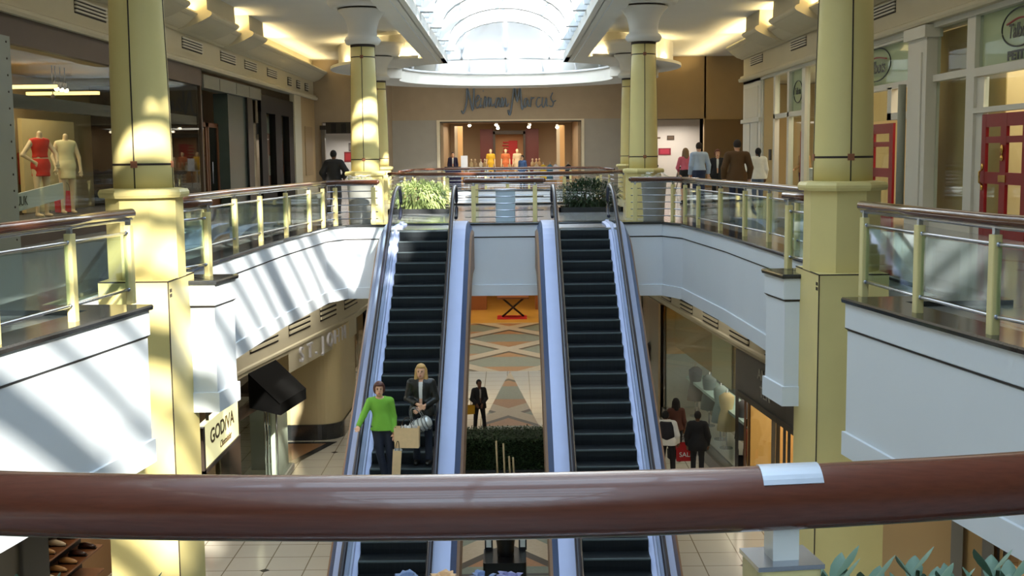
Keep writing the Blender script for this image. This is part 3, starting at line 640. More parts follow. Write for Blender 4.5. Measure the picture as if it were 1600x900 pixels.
for k, (yy, zz) in enumerate(((25.2, 2.98), (28.2, 3.30), (28.5, 3.30), (28.8, 3.30), (28.0, 3.0))):
    t = thing('spotlight', ('lowest spotlight left in the fashion window', 'left one of three spotlights in a row in the fashion window', 'middle one of three spotlights in a row in the fashion window', 'right one of three spotlights in a row in the fashion window', 'lone spotlight under the row of three in the fashion window')[k], 'spotlight', (-10.4, yy, zz), group='spotlights in the fashion window')
    mb = MB(); mb.lathe([(.03, .12), (.05, .08), (.06, -.04)], (-10.4, yy, zz), 12); mb.build('can', SEAM, t); mb = MB(); mb.tube([(-10.4, yy, zz + .1), (-10.4, yy, 3.79)], .01, 5); mb.build('rod', SEAM, t)
    mb = MB(); mb.ell((-10.38, yy, zz - .05), (.055, .055, .05), 8); mb.build('bulb', LAMPW, t)
for k, yy in enumerate((28.4, 31.5)):
    t = thing('clothes_rack', ('clothes rack with red garments deep in the fashion shop', 'clothes rack with rust garments behind the nearest left column')[k], 'clothes rack', (-12.3, yy, .0))
    mb = MB(); mb.tube([(-12.3, yy - .9, 0), (-12.3, yy - .9, 1.9), (-12.3, yy + .9, 1.9), (-12.3, yy + .9, 0)], .02, 6); mb.build('rail', STEEL, t)
    for q in range(9):
        mb = MB(); y0 = yy - .8 + q * .19; mb.prism_axis([(-12.52, 1.0 + .1 * (q % 3)), (-12.08, 1.0), (-12.1, 1.66), (-12.26, 1.84), (-12.34, 1.84), (-12.5, 1.66)], y0, y0 + .07, 'y')
        mb.build('garment', mat('garment_%d' % (q % 3), ((176, 44, 26), (120, 60, 34), (206, 120, 50))[q % 3], .8), t)
t = thing('ceiling_track', 'lit ceiling slots deep in the fashion shop', 'ceiling light', (-11.5, 27, 3.6))
mb = MB(); mb.box(-13, -9.2, 15.2, 36, 3.78, 3.84); mb.build('ceiling_board', mat('shop_ceiling_ochre', (164, 140, 92), .7), t)
for yy in (27.4, 30.2): mb = MB(); mb.box(-11.9, -10.1, yy, yy + .12, 3.22, 3.3); mb.build('slot', mat('lit_slot', (230, 190, 110), .5, emit=((255, 214, 130), 2.0)), t)
mb = MB(); mb.box(-12.5, -12.4, 22, 36.2, 0, 3.8); struct('wall_left.001', mb, TAN)
mb = MB(); mb.box(-13.2, XL - .1, 36.2, 36.3, 0, 3.9); struct('wall_left.002', mb, DARK)
# stone portal with timber door
t = thing('shop_portal', 'dark stone shop entrance with a wooden door, right of the nearest left column', 'shop front', (XL, 40, 0))
mb = MB(); mb.box(XL - .3, XL + .10, 36.3, 44.6, 3.72, 4.12); mb.build('lintel', mat('grey_stone_lintel', (112, 112, 100), .5, noise=(2, .1)), t)
j = MB()
for yy in (38.3, 40.6, 42.6): j.box(XL + .1, XL + .108, yy, yy + .02, 3.74, 4.1)
j.build('joint', SEAM, t)
mb = MB(); mb.box(XL - .9, XL - .86, 36.4, 39.9, 0, 3.72); mb.build('recess_back', DARK, t)
mb = MB(); mb.box(XL - .5, XL - .02, 39.8, 42.4, 0, 3.72); mb.build('marble_pier', DGREEN, t)
mb = MB(); mb.box(XL - .3, XL + .06, 42.4, 43.25, 0, 3.72); mb.build('black_pier', BLACK, t)
mb = MB(); mb.box(XL - .02, XL - .005, 43.25, 44.5, 0, 3.72); mb.build('pane', glass_mat('green_glass', (.62, .74, .68), 2.0), t)
mb = MB(); mb.box(XL - .5, XL - .45, 43.25, 44.6, 0, 3.72); mb.build('pale_backing', mat('pale_green_backing', (150, 166, 150), .5), t)
WOODD = grain_mat('walnut_door', (96, 56, 30), (134, 82, 44), .4, (12, 12, 1))
for y0 in (36.9, 38.4):
    d = MB()
    for (a, b, c, e) in ((0, .16, 0, 2.74), (1.24, 1.4, 0, 2.74), (0, 1.4, 2.6, 2.74), (0, 1.4, 0, .3)): d.box(XL - .42, XL - .36, y0 + a, y0 + b, c, e)
    dd = d.build('door', WOODD, t); mb = MB(); mb.box(XL - .395, XL - .385, y0 + .16, y0 + 1.24, .3, 2.6); mb.build('door_pane', glass_mat('smoked_glass', (.35, .30, .24), 1.0), dd)
    h = MB(); h.tube([(XL - .3, y0 + .22, .8), (XL - .3, y0 + .22, 1.5)], .02, 6); h.build('pull_handle', STEEL, dd)
# second dark shop front
t = thing('storefront', 'black shop front with two tall narrow windows on the left', 'shop front', (XL, 48, 0))
f = MB(); f.box(XL - .2, XL + .05, 44.7, 45.7, 0, 3.75); f.box(XL - .2, XL + .05, 47.4, 48.7, 0, 3.75); f.box(XL - .2, XL + .05, 50.3, 51.3, 0, 3.75); f.box(XL - .2, XL + .06, 44.7, 51.3, 3.3, 3.95); f.box(XL - .2, XL + .05, 45.7, 50.3, 0, .35)
f.build('frame', mat('black_bronze', (22, 20, 20), .5, spec=.2), t)
for y0, y1 in ((45.7, 47.4), (48.7, 50.3)):
    mb = MB(); mb.box(XL - .1, XL - .09, y0, y1, .35, 3.3); mb.build('pane', GLASSW, t)
    mb = MB(); mb.box(XL - .7, XL - .66, y0, y1, .35, 2.6); mb.build('display_panel', mat('russet_panel', (120, 62, 36), .6), t)
    mb = MB(); mb.box(XL - .7, XL - .66, y0, y1, 2.6, 3.3); mb.build('upper_panel', mat('grey_sage_panel', (140, 140, 124), .6), t)
    mb = MB(); mb.box(XL - .62, XL - .56, y0 + .5, y0 + 1.1, .9, 1.7); mb.build('display_card', mat('white_card', (230, 226, 214), .5), t)
# plaster pilasters
for nm, y0, y1, lab in (('pilaster', 51.4, 53.0, 'plain cream pilaster at the far end of the left shops'), ('pilaster', 53.2, 57.0, 'panelled tan pilaster at the corner of the left shops')):
    t = thing(nm, lab, 'pilaster', (XL, y0, 0))
    mb = MB(); mb.box(XL - .1, XL + (.10 if y0 < 53 else .04), y0, y1, 0, 4.3); mb.build('body', BEIGE if y0 < 53 else TAN, t)
    mb = MB(); mb.box(XL, XL + .14, y0 - .05, y1 + .05, 0, .3); mb.build('plinth', BEIGE, t)
    if y0 > 53: mb = MB(); mb.box(XL, XL + .07, y0 + .9, y1 - .9, .8, 3.0); mb.build('panel', mat('taupe_panel', (150, 124, 84), .6), t)
# far left shop, facing the viewer
mb = MB(); mb.box(-9.3, -5.9, 57.1, 57.4, 3.25, 6.2); mb.box(-9.3, -8.75, 57.1, 57.4, 0, 3.25); mb.box(-6.35, -5.9, 57.1, 62, 0, 5.8); struct('wall_far_left', mb, STONE)
mb = MB(); mb.box(-9.3, -6.3, 60.2, 60.3, 0, 3.3); struct('wall_far_left.001', mb, mat('gallery_white', (232, 228, 222), .6))
t = thing('shop_sign_band', 'dark sign band above the far left white gallery', 'sign', (-7.7, 57.0, 2.7))
mb = MB(); mb.box(-8.55, -6.4, 57.0, 57.1, 2.72, 3.25); mb.build('band', mat('smoky_band', (52, 46, 40), .3), t)
for k in range(4): mb = MB(); mb.box(-8.3 + k * .48, -8.05 + k * .48, 56.985, 57.0, 2.76, 3.2); mb.build('panel', BLACK, t)
t = thing('door_post', 'dark post at the edge of the far left gallery', 'post', (-8.65, 57, 0)); mb = MB(); mb.box(-8.78, -8.6, 56.95, 57.2, 0, 2.9); mb.build('shaft', mat('bronze_post', (98, 90, 78), .4), t); mb = MB(); mb.box(-8.82, -8.56, 56.9, 57.25, 2.9, 3.1); mb.build('cap', DARK, t)
def picture(lab, x, z, w, h, y, col, group, tilt=0):
    t = thing('framed_picture', lab, 'picture', (x, y, z), group=group)
    mb = MB(); mb.box(x - w / 2, x + w / 2, y - .03, y, z - h / 2, z + h / 2); mb.build('frame', mat('frame_%d_%d_%d' % col, tuple(int(c * .75) for c in col), .5), t)
    mb = MB(); mb.box(x - w * .36, x + w * .36, y - .035, y - .03, z - h * .34, z + h * .34); mb.build('print', mat('print_%d_%d_%d' % col, col, .5), t)
G1 = 'pictures in the far left gallery'
picture('upper red picture in the far left gallery', -7.05, 1.98, .62, .52, 60.2, (196, 66, 40), G1)
picture('lower red picture in the far left gallery', -7.3, 1.1, .72, .5, 60.2, (190, 70, 44), G1)
picture('crimson picture behind the head of the walker in black', -7.95, 1.62, .4, .5, 60.2, (186, 46, 50), G1)
picture('small grey picture at the top of the far left gallery', -7.8, 2.1, .24, .42, 60.2, (150, 140, 130), G1)
picture('small pink triangle print in the far left gallery', -7.15, 1.52, .26, .36, 60.2, (206, 140, 116), G1)

# ------------------------------------------------------------------ far wall with the department store
mb = MB(); mb.box(-6.0, -3.45, 62, 62.3, 0, 6.1); mb.box(3.8, 6.3, 62, 62.3, 0, 6.1); mb.box(-3.45, 3.8, 62, 62.3, 3.38, 6.1); mb.box(5.95, 6.3, 57.1, 62, 0, 6.1); struct('wall_far', mb, STONE)
mb = MB(); mb.box(-6.0, -3.6, 61.97, 62.0, 0, 3.44); mb.box(3.95, 6.3, 61.97, 62.0, 0, 3.44); struct('wall_far.001', mb, mat('grey_stone', (160, 154, 142), .6, noise=(2, .08)))
mb = MB(); mb.box(-3.62, -3.45, 61.9, 62.3, 0, 3.44); mb.box(3.8, 3.95, 61.9, 62.3, 0, 3.44); mb.box(-3.62, 3.95, 61.94, 62.3, 3.36, 3.44); struct('door_1', mb, mat('pale_jamb', (222, 208, 178), .5))
mb = MB(); mb.box(-3.45, 3.8, 61.92, 61.96, 3.30, 3.36); struct('trim_11', mb, SEAM)
mb = MB(); mb.box(-8, 8, 69.5, 69.7, 0, 3.6); mb.box(-3.45, -3.3, 62.3, 69.5, 0, 3.6); mb.box(3.65, 3.8, 62.3, 69.5, 0, 3.6); mb.box(-3.45, 3.8, 62.3, 69.5, 3.42, 3.5); struct('wall_far.002', mb, mat('store_tan', (178, 150, 114), .6))
t = thing('store_backdrop', 'dark red-brown backdrop with a lit niche inside the department store', 'backdrop', (.2, 68, 0))
BDR = mat('oxblood_panel', (98, 44, 34), .5)
for x0, x1 in ((-1.55, -.8), (1.0, 1.75)): mb = MB(); mb.box(x0, x1, 68.0, 68.1, 0, 3.1); mb.build('panel', BDR, t)
for x0, x1, z0, z1 in ((-.82, -.7, 0, 2.95), (.88, 1.0, 0, 2.95), (-.82, 1.0, 2.8, 3.0)): mb = MB(); mb.box(x0, x1, 67.9, 68.15, z0, z1); mb.build('niche_frame', mat('dark_carved_frame', (70, 58, 44), .5, noise=(20, .4)), t)
mb = MB(); mb.box(-.7, .88, 68.9, 69.0, 0, 2.8); mb.build('niche_back', mat('niche_tan', (204, 148, 96), .6), t)
a = MB(); a.box(.05, .55, 68.8, 68.9, 1.1, 2.45)
for k in range(8): a.box(-.3 + .03 * (k % 3), .06, 68.8, 68.9, 1.12 + k * .17, 1.2 + k * .17)
a.build('striped_artwork', mat('scarlet', (206, 34, 24), .5), t)
# script store name in slim metal strokes
sg = thing('store_sign', 'blue-grey handwritten-style department store name on the far wall', 'sign', (.2, 61.9, 4.4))
ST = {'N': [[(355, 300), (366, 326), (385, 290), (400, 215), (407, 100), (430, 200), (452, 304), (462, 200), (466, 98)]],
 'e': [[(478, 232), (505, 205), (512, 175), (496, 168), (480, 215), (484, 268), (500, 276), (518, 244)]], 'i': [[(527, 190), (521, 274), (537, 250)], [(546, 132), (549, 124)]],
 'm': [[(549, 280), (561, 185), (570, 195), (571, 272), (589, 190), (598, 200), (597, 272), (614, 188), (620, 262), (640, 244)]],
 'a': [[(688, 192), (664, 198), (650, 250), (661, 276), (682, 210), (689, 196), (686, 262), (698, 262)]], 'n': [[(702, 276), (712, 192), (719, 206), (720, 272), (744, 190), (752, 268), (772, 240)]],
 'M': [[(764, 300), (779, 346), (798, 260), (822, 94), (846, 232), (872, 96), (886, 288), (902, 262)]], 'a2': [[(934, 196), (914, 206), (908, 256), (920, 276), (938, 206), (946, 268), (956, 256)]],
 'r': [[(962, 276), (970, 192), (978, 200), (997, 190)]], 'c': [[(1050, 194), (1028, 196), (1014, 246), (1030, 277), (1057, 252)]], 'u': [[(1070, 190), (1065, 256), (1082, 276), (1104, 194), (1106, 264), (1118, 262)]],
 's': [[(1160, 148), (1142, 196), (1164, 240), (1154, 272), (1128, 266)], [(1162, 232), (1188, 218)]]}
SIGNM = mat('blue_grey_sign_metal', (112, 126, 142), .4, .2)
for key, strokes in ST.items():
    mb = MB()
    for st in strokes:
        pts = []
        P = [((660 + a / 5.714 - 797) * .0331 + .16, 5.04 - (120 + b / 5.714 - 138) * .0325) for a, b in st]
        for i in range(len(P) - 1):
            for q in range(4):
                u = q / 4; p0 = P[max(i - 1, 0)]; p1_, p2_, p3_ = P[i], P[i + 1], P[min(i + 2, len(P) - 1)]
                pts.append(tuple(.5 * ((2 * p1_[d]) + (p2_[d] - p0[d]) * u + (2 * p0[d] - 5 * p1_[d] + 4 * p2_[d] - p3_[d]) * u * u + (3 * p1_[d] - p0[d] - 3 * p2_[d] + p3_[d]) * u ** 3) for d in (0, 1)))
        pts.append(P[-1]); mb.tube([(x, 61.9, z) for x, z in pts], .036 if key not in 'NM' else .048, 6, ry=1.0)
    mb.build('letter', SIGNM, sg)
for k, (x, z, y) in enumerate(((-2.0, 3.2, 64), (-.6, 3.25, 65), (-.5, 3.05, 64), (1.15, 3.1, 64.5), (1.2, 3.25, 65.5), (2.62, 3.05, 63.5))):
    t = thing('spotlight', ('leftmost spotlight', 'second spotlight from the left', 'lower of two close spotlights left of centre', 'lower of two close spotlights right of centre', 'upper of two close spotlights right of centre', 'brightest, rightmost spotlight')[k] + ' in the department store ceiling', 'spotlight', (x, y, z), group='spotlights in the department store')
    mb = MB(); mb.lathe([(.05, .16), (.07, .1), (.08, 0)], (x, y, z), 10); mb.build('can', TRIMW, t); mb = MB(); mb.tube([(x, y, z + .14), (x, y, 3.43)], .012, 5); mb.build('rod', TRIMW, t); mb = MB(); mb.ell((x, y - .03, z), (.085, .06, .07), 6); mb.build('bulb', LAMPW, t)
for k, (x) in enumerate((-2.55, 2.95)):
    t = thing('lit_pillar', ('left', 'right')[k] + ' glowing square pillar in the department store', 'pillar', (x, 65, 0))
    mb = MB(); mb.box(x - .13, x + .13, 65, 65.3, 0, 3.2); mb.build('shaft', mat('honey_pillar', (226, 178, 116), .5), t); mb = MB(); mb.box(x - .3, x - .13, 65.05, 65.25, 0, 3.2); mb.build('side_fin', mat('pale_fin', (206, 190, 160), .5), t)
t = thing('service_desk', 'dark blue draped desk at the left of the department store entrance', 'desk', (-2.9, 63, 0)); mb = MB(); mb.box(-3.3, -2.45, 62.8, 63.4, 0, 1.0); mb.build('body', mat('navy_cloth', (40, 40, 78), .7), t); mb = MB(); mb.box(-3.35, -2.4, 62.75, 63.45, 1.0, 1.05); mb.build('top', BROWN, t)
t = thing('sign_stand', 'white notice stand at the department store entrance', 'sign', (-2.2, 61, 0)); mb = MB(); mb.box(-2.36, -2.02, 60.95, 61, 1.0, 1.62); mb.build('board', mat('white_board', (240, 240, 244), .5), t); mb = MB(); mb.tube([(-2.2, 61, 0), (-2.2, 61, 1.1)], .02, 6); mb.lathe([(.16, 0), (.16, .03)], (-2.2, 61, 0), 16); mb.build('pole', STEEL, t)
def table(lab, x, y, w, top_m):
    t = thing('display_table', lab, 'table', (x, y, 0)); mb = MB(); mb.box(x - w, x + w, y - .4, y + .4, .96, 1.02); mb.build('top', top_m, t)
    for sx in (-1, 1):
        for sy in (-.35, .35): mb = MB(); mb.box(x + sx * (w - .05) - .03, x + sx * (w - .05) + .03, y + sy - .03, y + sy + .03, 0, .96); mb.build('leg', top_m, t)
table('display table with pale bags, left in the department store', -1.55, 63, .55, TRIMW)
table('display table with small busts, right in the department store', 1.8, 63, .75, mat('maple', (196, 150, 96), .5))
for k, (x, z, c) in enumerate(((-1.9, 1.02, (200, 176, 130)), (-1.7, 1.02, (180, 150, 110)), (-1.4, 1.02, (226, 214, 190)), (-1.2, 1.02, (196, 160, 110)), (1.3, 1.02, (200, 170, 120)), (1.5, 1.02, (206, 176, 130)), (1.66, 1.02, (196, 160, 112)))):
    t = thing('display_bust', 'small tan bust or bag, number along the tables in the department store', 'bust', (x, 63, z), group='small busts on the department store tables'); t['label'] = ('leftmost small item on the left store table', 'second small item on the left store table', 'pale third item on the left store table', 'rightmost item on the left store table', 'leftmost small bust on the right store table', 'middle small bust on the right store table', 'rightmost small bust on the right store table')[k]
    mb = MB(); mb.lathe([(.07, 0), (.10, .1), (.09, .2), (.035, .27), (.03, .3)], (x, 63, z), 10); mb.build('torso', mat('bust_%d' % c[0], c, .6), t)
    mb = MB(); mb.ell((x, 63, z + .36), (.05, .05, .065), 6); mb.build('head', mat('bust_head', (220, 190, 150), .6), t)
for k, (x, c, lab) in enumerate(((1.5, (214, 190, 150), 'beige garment'), (1.85, (216, 176, 40), 'mustard yellow garment'), (2.2, (70, 110, 130), 'teal garment'), (2.5, (216, 210, 214), 'white garment'), (3.15, (24, 22, 26), 'black garment'))):
    t = thing('hanging_garment', lab + ' hanging in the right of the department store', 'garment', (x, 62.75, 0), group='garments at the department store entrance')
    mb = MB(); mb.prism_axis([(x - .17, .35), (x + .17, .35), (x + .15, .85), (x + .2, .98), (x + .05, 1.12), (x - .05, 1.12), (x - .2, .98), (x - .15, .85)], 62.55, 62.65, 'y'); mb.build('cloth', mat('cloth_%d_%d' % c[:2], c, .8), t)
    mb = MB(); mb.tube([(x - .15, 62.6, 1.02), (x, 62.6, 1.14), (x + .15, 62.6, 1.02)], .012, 5); mb.tube([(x, 62.6, 1.14), (x, 62.6, 1.24)], .008, 5); mb.build('hanger', STEEL, t)

# ------------------------------------------------------------------ far right gallery
mb = MB(); mb.box(6.3, 9.4, 57.1, 57.4, 3.25, 6.2); mb.box(9.32, 12.5, 57.1, 57.4, 0, 6.2); struct('wall_far_right', mb, TAN)
mb = MB(); mb.box(9.34, 12.5, 57.0, 57.1, 0, 3.2); struct('wall_far_right.001', mb, mat('dark_tan_panel', (128, 100, 62), .6))
mb = MB(); mb.box(6.2, 9.6, 60.2, 60.3, 0, 3.3); struct('wall_far_right.002', mb, MATS['gallery_white'])
G2 = 'pictures in the far right gallery'
for lab, x, z, w, h, c in (('magenta picture level with the heads in the far right gallery', 7.85, 1.72, .62, .34, (190, 60, 84)), ('small dark picture at the top right of the far right gallery', 8.15, 2.4, .36, .22, (110, 90, 70)), ('tiny dark picture at the top of the far right gallery', 7.55, 2.4, .18, .08, (120, 100, 80)), ('red picture at the left edge of the far right gallery', 6.95, 2.38, .4, .3, (176, 60, 50)),
                           ('lower red picture in the far right gallery', 7.2, 1.26, .5, .36, (190, 54, 70)), ('pale sketch with pink lines in the far right gallery', 7.1, 1.72, .4, .34, (228, 190, 180))):
    picture(lab, x, z, w, h, 60.2, c, G2)
t = thing('gallery_stand', 'small black counter by the far right column', 'stand', (6.6, 55.5, 0)); mb = MB(); mb.box(6.4, 6.95, 55.3, 55.8, 1.02, 1.1); mb.build('top', BLACK, t)
for dx in (6.45, 6.9): mb = MB(); mb.box(dx - .02, dx + .02, 55.4, 55.44, 0, 1.02); mb.build('leg', BLACK, t)
t = thing('easel_sign', 'small dark framed card leaning on an easel in the far right gallery', 'sign', (7.55, 52, 0)); mb = MB(); mb.prism_axis([(7.3, .55), (7.62, .55), (7.72, 1.05), (7.4, 1.05)], 51.98, 52.02, 'y'); mb.build('frame', BLACK, t); mb = MB(); mb.prism_axis([(7.38, .62), (7.57, .62), (7.63, .97), (7.45, .97)], 51.96, 51.98, 'y'); mb.build('card', MATS['white_card'], t)
for dx in (7.3, 7.7): mb = MB(); mb.tube([(dx, 52.1, 0), (7.5, 52.05, .9)], .018, 6); mb.build('leg', BLACK, t)

# ------------------------------------------------------------------ upper right shop: white woodwork, red doors
XR = 9.2; t = thing('storefront', 'long white-framed shop front with transom windows on the right', 'shop front', (XR, 30, 0))
f = MB()
def bar(y0, y1, z0, z1, d=.08): f.box(XR - d, XR + .08, y0, y1, z0, z1)
bar(15.1, 46.3, 4.18, 4.34, .12); bar(15.1, 20.0, 0, 4.2, .04)
bar(20.0, 20.3, 0, 4.2); bar(23.4, 23.82, 0, 4.2); bar(20.0, 23.4, 3.02, 3.18); bar(20.0, 23.4, 2.32, 2.42); bar(23.06, 23.4, 0, 3.0, .02)
bar(23.82, 25.7, 3.06, 3.20); bar(23.82, 25.7, 0, .38); bar(26.9, 27.25, 0, 4.2); bar(27.25, 34, 3.06, 3.20); bar(27.25, 34, 4.12, 4.2); bar(30.65, 30.9, 0, 3.1); bar(27.2, 27.3, 0, 3.1); bar(27.3, 28.75, 2.34, 2.5); bar(28.45, 28.75, 2.34, 3.1)
bar(33.8, 34.2, 0, 4.2); bar(36.8, 37.2, 0, 4.2); bar(34.2, 36.8, 0, .4)
for y0 in (38.9, 40.95): bar(y0, y0 + .25, 0, 4.2)
bar(37.2, 41.2, 2.75, 2.9); bar(37.2, 39, 0, .3); bar(42.9, 43.1, 0, 4.3)
f.build('frame', TRIMW, t)
for (y0, y1, z0, z1) in ((20.3, 23.4, 3.18, 4.18), (20.3, 23.06, 2.42, 3.02), (23.82, 25.7, 3.2, 4.18), (23.82, 25.7, .38, 3.06), (27.25, 33.8, 3.2, 4.12), (28.75, 30.65, 2.34, 3.06), (30.9, 33.8, .1, 3.06), (34.2, 36.8, .4, 4.18), (37.2, 38.9, 2.9, 4.18), (37.2, 38.9, .3, 2.75), (39.15, 40.95, 2.9, 4.18)):
    mb = MB(); mb.box(XR + .01, XR + .02, y0, y1, z0, z1); mb.build('pane', GLASSW, t)
for (y0, y1, lab) in ((23.9, 25.66, 'blind'),):
    mb = MB(); mb.box(XR + .5, XR + .52, 23.3, 27.3, .3, 4.2); mb.build('display_screen', mat('ochre_screen', (186, 164, 110), .7), t)
mb = MB(); mb.box(XR - .03, XR + .1, 41.2, 42.9, 0, 4.3); mb.build('plain_panel', mat('ochre_pier', (186, 160, 104), .6), t)
mb = MB(); mb.box(XR - .06, XR - .02, 41.6, 41.95, 1.35, 1.72); mb.build('wall_box', SEAM, t)
for (y0, y1, z0, z1) in ((20.3, 23.4, 3.18, 4.18), (27.25, 33.8, 3.2, 4.12), (37.2, 38.9, 2.9, 4.18)):
    mb = MB(); mb.box(XR + .07, XR + .09, y0, y1, z0, z1); mb.build('transom_reflection_board', mat('transom_reflection_sage', (206, 208, 172), .5), t)  # added board, its pale green stands in for skylight reflected in the glass
t2 = thing('pilaster', 'white fluted pilaster between the two glazed bays on the right', 'pilaster', (XR, 26.3, 0))
mb = MB(); mb.box(XR - .22, XR + .08, 25.7, 26.9, 0, 4.2); mb.build('body', TRIMW, t2)
mb = MB(); mb.box(XR - .30, XR + .08, 25.6, 27.0, 4.0, 4.25); mb.build('cap', TRIMW, t2)
mb = MB(); mb.box(XR - .25, XR - .22, 25.95, 26.65, .4, 3.7); mb.build('panel', TRIMW, t2)
mb = MB(); mb.tube([(XR - .2, 27.3, .1), (XR - .2, 27.3, 3.1)], .09, 14); mb.build('half_round', mat('grey_green_moulding', (150, 154, 140), .5), t2)
t2 = thing('pilaster', 'tall white panelled pilaster at the far corner of the right shops', 'pilaster', (XR, 44.6, 0))
mb = MB(); mb.box(XR - .12, XR + .2, 43.1, 46.3, 0, 4.3); mb.build('body', mat('white_gloss_wood', (228, 226, 216), .4), t2)
for y0, z0, z1 in ((43.5, 2.9, 4.0), (43.5, .5, 2.7), (44.9, .5, 2.7)): mb = MB(); mb.box(XR - .15, XR - .12, y0, y0 + (1.1 if z0 < 2 else 2.4), z0, z1); mb.build('panel', TRIMW, t2)
mb = MB(); mb.box(XR - .2, XR + .2, 43.0, 46.4, 2.72, 2.86); mb.build('band', TRIMW, t2)
mb = MB(); mb.box(12.4, 12.5, 15, 46, 0, 4.3); struct('wall_right.001', mb, mat('warm_store_wall', (200, 178, 132), .7))
mb = MB(); mb.box(XR + .26, 12.4, 15, 46.3, 4.22, 4.28); struct('ceiling.003', mb, TRIMW)
mb = MB(); mb.box(XR + .26, 12.4, 46.45, 46.55, 0, 4.2); mb.box(XR + .1, 12.4, 33.9, 34.0, 0, 4.2); struct('wall_right.002', mb, MATS['warm_store_wall'])
# red doors
def red_door(lab, y0, y1, x, z1=2.28, mid=True, ang=0.0, knock=False):
    t = thing('red_door', lab, 'door', (x, y0, 0)); w = y1 - y0; M = Matrix.Translation((x, y0, 0)) @ Matrix.Rotation(ang, 4, 'Z')
    d = MB(); cols = ((0, .2), (w / 2 - .13, w / 2 + .13), (w - .2, w)) if mid else ((0, .28), (w - .3, w))
    for a, b in cols: d.box(-.03, .03, a, b, .0, z1)
    for a, b in ((0, .34), (.98, 1.2), (1.74, 1.86) if mid else (1.72, 1.84), (z1 - .24, z1)): d.box(-.027, .027, .01, w - .01, a, b)
    d.xform(M); d.build('leaf', RED, t)
    g = MB(); g.box(-.006, .006, .15, w - .15, .3, z1 - .2); g.xform(M); g.build('pane', GLASSW, t)
    h = MB(); hy = .1; h.tube([M @ Vector((-.03, w - hy, .95)), M @ Vector((-.09, w - hy, 1.0)), M @ Vector((-.09, w - hy, 1.2)), M @ Vector((-.03, w - hy, 1.25))], .02, 8); h.ell(M @ Vector((-.04, w - hy, 1.3)), (.02, .05, .06), 6); h.ell(M @ Vector((-.04, w - hy, .9)), (.02, .05, .06), 6); h.build('pull_handle', BRASS, t)
    if knock:
        k = MB(); k.ell(M @ Vector((-.05, w / 2, 1.62)), (.03, .05, .09), 6); k.ell(M @ Vector((-.05, w / 2, 1.46)), (.03, .06, .06), 6); k.tube([M @ Vector((-.05, w / 2, 1.46)), M @ Vector((-.05, w / 2, 1.7))], .018, 6); k.build('knocker', BRASS, t)
        s2 = MB(); s2.box(-.045, -.03, w / 2 - .16, w / 2 + .16, 1.02, 1.15); s2.xform(M); s2.build('letter_slot', BRASS, t)
    return t
red_door('red glazed door with brass knocker and letter slot, at the right edge', 20.98, 23.02, XR - .02, knock=True)
red_door('red open door leaf right behind the nearest right column', 28.8, 30.6, XR + .12, mid=False)
red_door('red door leaf seen edge-on left of the white pilaster', 27.45, 28.4, XR + .15, mid=False, ang=R(-72))
red_door('narrow red door leaf far along the right shop front', 38.95, 39.8, XR + .35, mid=False, ang=R(-20))
# oval transom signs with the shop name
INK = mat('dark_green_ink', (38, 46, 44), .4); INKR = mat('red_ink', (150, 50, 44), .4)
def oval_sign(lab, yc, zc, w, h, side_text, extra=None):
    t = thing('oval_sign', lab, 'sign', (XR, yc, zc))
    mb = MB(); mb.tube([(XR - .005, yc + w * math.cos(2 * PI * k / 48), zc + h * math.sin(2 * PI * k / 48)) for k in range(48)], .016, 6, closed=True); mb.build('oval_ring', INK, t)
    text_mb('Talbots', h * 1.05, .004, frame_on_x(XR - .006, yc, zc - h * .5, -1), shear=.15, sx=w / h * .40, bold=.006).build('lettering', INK, t)
    mb = MB(); mb.tube([(XR - .006, yc + u * w * .72, zc + h * .34 + .04 * math.cos(u * 2.5)) for u in [i / 8 - 1 for i in range(17)]], .02, 6); mb.build('swash', INKR, t)
    if extra: text_mb(extra, .22, .005, frame_on_x(XR - .006, yc - .1, zc - h - .22, -1), sx=1.6, bold=.010).build('lettering', INK, t)
oval_sign('oval shop sign in the transom right behind the nearest right column', 29.95, 3.72, 1.15, .40, 'Talbots')
oval_sign('oval shop sign over the word PETITES at the right edge', 21.55, 3.78, .78, .34, 'Talbots', 'PETITES')
t = thing('oval_sign', 'small oval shop sign in the far narrow transom on the right', 'sign', (XR, 38, 3.6)); mb = MB(); mb.tube([(XR - .005, 38.0 + .55 * math.cos(2 * PI * k / 32), 3.5 + .34 * math.sin(2 * PI * k / 32)) for k in range(32)], .016, 6, closed=True); mb.build('oval_ring', INK, t); text_mb('Talbots', .3, .004, frame_on_x(XR - .006, 38.0, 3.42, -1), sx=.8).build('lettering', INK, t)
t = thing('oval_sign', 'mink oval name plate on the inner lobby glass, right edge', 'sign', (XR + 1.3, 22, 2.4)); mb = MB(); mb.lathe([(.01, 0), (1, 0), (1, .01), (.01, .01)], (0, 0, 0), 40, smooth=False); mb.xform(Matrix.Translation((XR + 1.3, 22.3, 2.55)) @ Matrix.Rotation(R(90), 4, 'Y') @ Matrix.Diagonal((.42, .75, 1, 1))); mb.build('oval_plate', mat('mink_plate', (150, 116, 84), .5), t); text_mb('Talbots', .32, .004, frame_on_x(XR + 1.28, 22.3, 2.42, -1), sx=.9).build('lettering', INK, t)
mb = MB()
t = thing('reception_counter', 'white counter with small boxes inside the far right shop bay', 'counter', (10.2, 38.3, 0)); mb = MB(); mb.box(9.7, 10.6, 37.4, 39.0, 0, 1.05); mb.build('body', TRIMW, t); mb = MB(); mb.box(9.65, 10.65, 37.3, 39.05, 1.05, 1.1); mb.build('top', WHITE, t)
t = thing('store_shelf', 'shelf of clothes behind the glass of the red door at the right edge', 'shelf', (12, 21, 0))
for z in (.4, .8, 1.2, 1.6): mb = MB(); mb.box(11.8, 12.3, 19.5, 22.2, z, z + .03); mb.build('board', WOODD, t)
